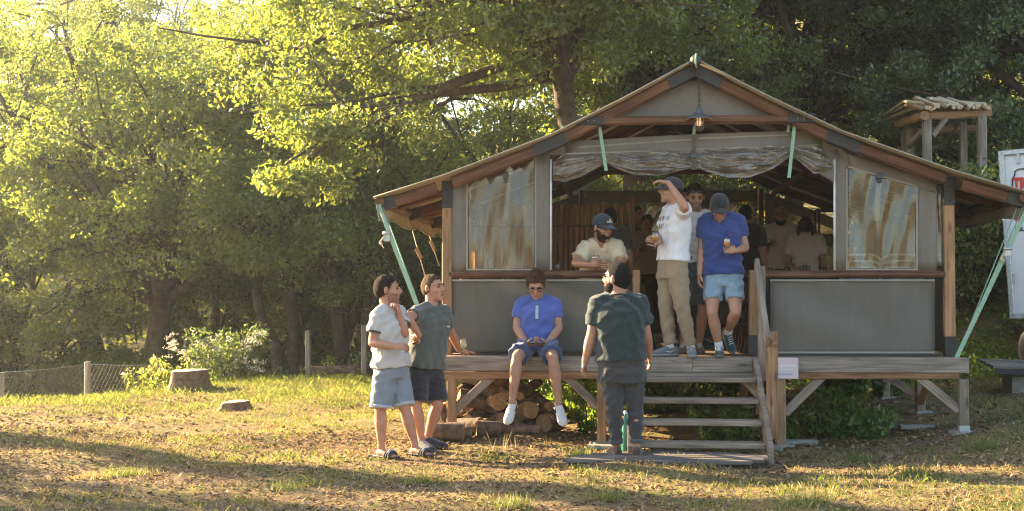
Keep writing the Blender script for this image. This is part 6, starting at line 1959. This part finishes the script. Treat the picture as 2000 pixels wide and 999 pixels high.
# ------------------------------------------------------------------ grass, chips and litter
M_grass = leafmat('grass_blade', (0.095, 0.125, 0.03), (0.30, 0.33, 0.06), .45, .03, .35, .04)
M_dry = leafmat('dry_grass', (0.36, 0.27, 0.11), (0.50, 0.36, 0.13), .35, .015, .3, .03)
M_chip = plain('wood_chip', (0.30, 0.19, 0.11), .9, .55, 9)
def grassmask(x, y):
    a = np.sin(x * 1.3 + .6 * np.sin(y * 1.1)) + np.sin(y * 1.9 + x * .7 + 1) + .8 * np.sin(3.1 * x - 2.3 * y) + .6 * np.sin(5.3 * y + 4.1 * x + 2)
    m = a * .3 + .25
    m = m + .9 * sstep(14.5, 19, y) * sstep(1, -2, x)              # greener up the mound
    m = m + .5 * sstep(1.5, 3.5, x) - .5 * sstep(-1, -3.5, x) * sstep(12.5, 9.5, y)
    m = m - 2.0 * ((x > -1.7) & (x < 3.6) & (y > 12.2) & (y < 18)) 
    return m
def blades(N, seed, xr, yr, h, w, mat, name, label, thr=.25, up_=1.0, clump=.09):
    g = np.random.default_rng(seed)
    # clumped positions
    nc = N // 14
    cx = g.uniform(*xr, nc * 5); cy_ = g.uniform(*yr, nc * 5)
    ok = grassmask(cx, cy_) + g.normal(0, .3, len(cx)) > thr
    cx, cy_ = cx[ok][:nc], cy_[ok][:nc]
    k = g.integers(0, len(cx), N)
    x = cx[k] + g.normal(0, clump, N); y = cy_[k] + g.normal(0, clump, N)
    hs = np.abs(g.normal(1, .45, len(cx)))[k]
    z = hgt(x, y) - .008
    L = h * hs * g.uniform(.5, 1.2, N)
    a = g.uniform(0, 6.283, N); ln_ = g.uniform(.15, .75, N)
    d = np.stack([np.cos(a) * ln_, np.sin(a) * ln_, np.ones(N)], 1); d /= np.linalg.norm(d, axis=1, keepdims=True)
    s = np.stack([-np.sin(a), np.cos(a), np.zeros(N)], 1) * (w * g.uniform(.6, 1.3, N))[:, None] * .5
    b = np.stack([x, y, z], 1)
    V = np.empty((N, 4, 3))
    V[:, 0] = b - s; V[:, 1] = b + s
    mid = b + d * L[:, None] * .6
    tip = b + d * L[:, None]; tip[:, 2] -= L * ln_ * .22; tip[:, :2] += d[:, :2] * L[:, None] * .25
    V[:, 2] = tip + s * .15; V[:, 3] = mid - s * .6 + (tip - mid) * .1
    o = link(name, np_mesh(name, V.reshape(-1, 3), np.arange(N * 4).reshape(N, 4), mat, False))
    return tag(o, label, 'grass', kind='stuff')
blades(110000, 1, (-11, 8), (8.0, 23.5), .05, .007, M_grass, 'green_grass', 'short green grass growing in patches on the meadow', .38)
blades(80000, 2, (-11, 8), (8.0, 23.5), .045, .006, M_dry, 'dry_grass', 'short straw-coloured dry grass on the meadow', -.1)
blades(26000, 3, (-9, -1.5), (16, 23), .085, .0055, M_grass, 'crest_grass', 'taller sunlit grass along the crest of the meadow', .2, clump=.14)
def chips(N, seed, xr, yr, size, mat, name, label, cat):
    g = np.random.default_rng(seed)
    x = g.uniform(*xr, N); y = g.uniform(*yr, N)
    keep = grassmask(x, y) + g.normal(0, .4, N) < .75
    x, y = x[keep], y[keep]; N = len(x)
    L = size * g.uniform(.4, 1.5, N); W_ = L * g.uniform(.25, .6, N)
    a = g.uniform(0, 6.283, N); t = g.normal(0, .35, N); t2 = g.normal(0, .3, N)
    u = np.stack([np.cos(a) * np.cos(t), np.sin(a) * np.cos(t), np.sin(t)], 1) * (L / 2)[:, None]
    v = np.stack([-np.sin(a) * np.cos(t2), np.cos(a) * np.cos(t2), np.sin(t2)], 1) * (W_ / 2)[:, None]
    c = np.stack([x, y, hgt(x, y) + .006 + g.uniform(0, .010, N)], 1)
    V = np.stack([c - u - v, c + u - v * .7, c + u * .9 + v, c - u * .8 + v], 1)
    o = link(name, np_mesh(name, V.reshape(-1, 3), np.arange(N * 4).reshape(N, 4), mat, False))
    return tag(o, label, cat, kind='stuff')
M_chip2 = leafmat('litter', (0.26, 0.165, 0.095), (0.2, 0.12, 0.05), .12, .02, .6, .03)
chips(60000, 4, (-8, 6), (8.0, 13.5), .034, M_chip2, 'wood_chips', 'brown wood chips and bark scattered over the bare ground', 'wood chips')
chips(26000, 5, (-10, 7), (12.5, 24), .05, M_chip2, 'leaf_litter', 'dry brown leaf litter over the ground and under the deck', 'leaf litter')
# separate tufts one can pick out
tr = random.Random(4)
def tuft(label, px, py, h, n, mat, seed, w=.06):
    p = G(px, py); g = np.random.default_rng(seed)
    N = n
    a = g.uniform(0, 6.283, N); ln_ = g.uniform(.1, .7, N); L = h * g.uniform(.5, 1.1, N)
    b = np.stack([g.normal(0, w, N), g.normal(0, w, N), np.full(N, -.01)], 1)
    d = np.stack([np.cos(a) * ln_, np.sin(a) * ln_, np.ones(N)], 1); d /= np.linalg.norm(d, axis=1, keepdims=True)
    s = np.stack([-np.sin(a), np.cos(a), np.zeros(N)], 1) * .0022
    V = np.stack([b - s, b + s, b + d * L[:, None] + s * .2, b + d * (L * .6)[:, None] - s * .7], 1)
    o = link('grass_tuft', np_mesh('grass_tuft', V.reshape(-1, 3), np.arange(N * 4).reshape(N, 4), mat, False))
    o.location = p
    return tag(o, label, 'grass tuft', kind='stuff')
for k, (px, py, h, lb) in enumerate([(262, 930, .09, 'small yellow-green tuft, rightmost of three on the wood chips'), (228, 932, .1, 'small yellow-green tuft, middle of three on the wood chips'), (180, 935, .08, 'dry pale tuft on the wood chips by the shadow edge'),
        (558, 958, .10, 'green grass tuft alone on bare chips'), (830, 945, .11, 'yellow-green grass tuft in front of the sandals'), (1190, 975, .12, 'wide green grass tuft in front of the plank mat'), (1135, 893, .11, 'bright tuft left of the plank mat'),
        (1000, 990, .12, 'bright green tuft at the front of the meadow'), (1580, 985, .12, 'broad tuft on the sunlit grass before the sign'), (1920, 880, .16, 'tall tuft on the slope before the corner post'), (1680, 905, .13, 'leafy tuft on the shaded slope right of the mat'), (1790, 930, .12, 'tuft on the slope, sunlit edge')]):
    tuft(lb, px, py, h, 220, M_grass if k != 2 else M_dry, 60 + k, .07)
for k, (px, py, h) in enumerate([(962, 885, .28), (938, 892, .2), (985, 880, .25), (1070, 872, .3), (1008, 878, .22)]):
    tuft('thin dry grass stalk, %s before the log block' % ['tallest bent one', 'short straight one', 'forked one', 'yellow flowering one', 'leaning one'][k], px, py, h, 7, M_dry, 90 + k, .02)
# ------------------------------------------------------------------ haze
HAZE = 0.0012
if HAZE:
    hm_ = bpy.data.materials.new('haze_air'); hm_.use_nodes = True
    nt = hm_.node_tree; nt.nodes.remove(nt.nodes['Principled BSDF'])
    pv = nt.nodes.new('ShaderNodeVolumePrincipled')
    pv.inputs['Color'].default_value = (0.86, 0.93, 1.0, 1); pv.inputs['Density'].default_value = HAZE; pv.inputs['Anisotropy'].default_value = 0.72
    nt.links.new(pv.outputs[0], nt.nodes['Material Output'].inputs['Volume'])
    hz = MB().box((0, 40, 10), (340, 240, 29), ch=.0001).build('haze', hm_)
    hz.visible_shadow = True
    tag(hz, 'thin sunlit haze in the evening air', 'haze', kind='stuff')
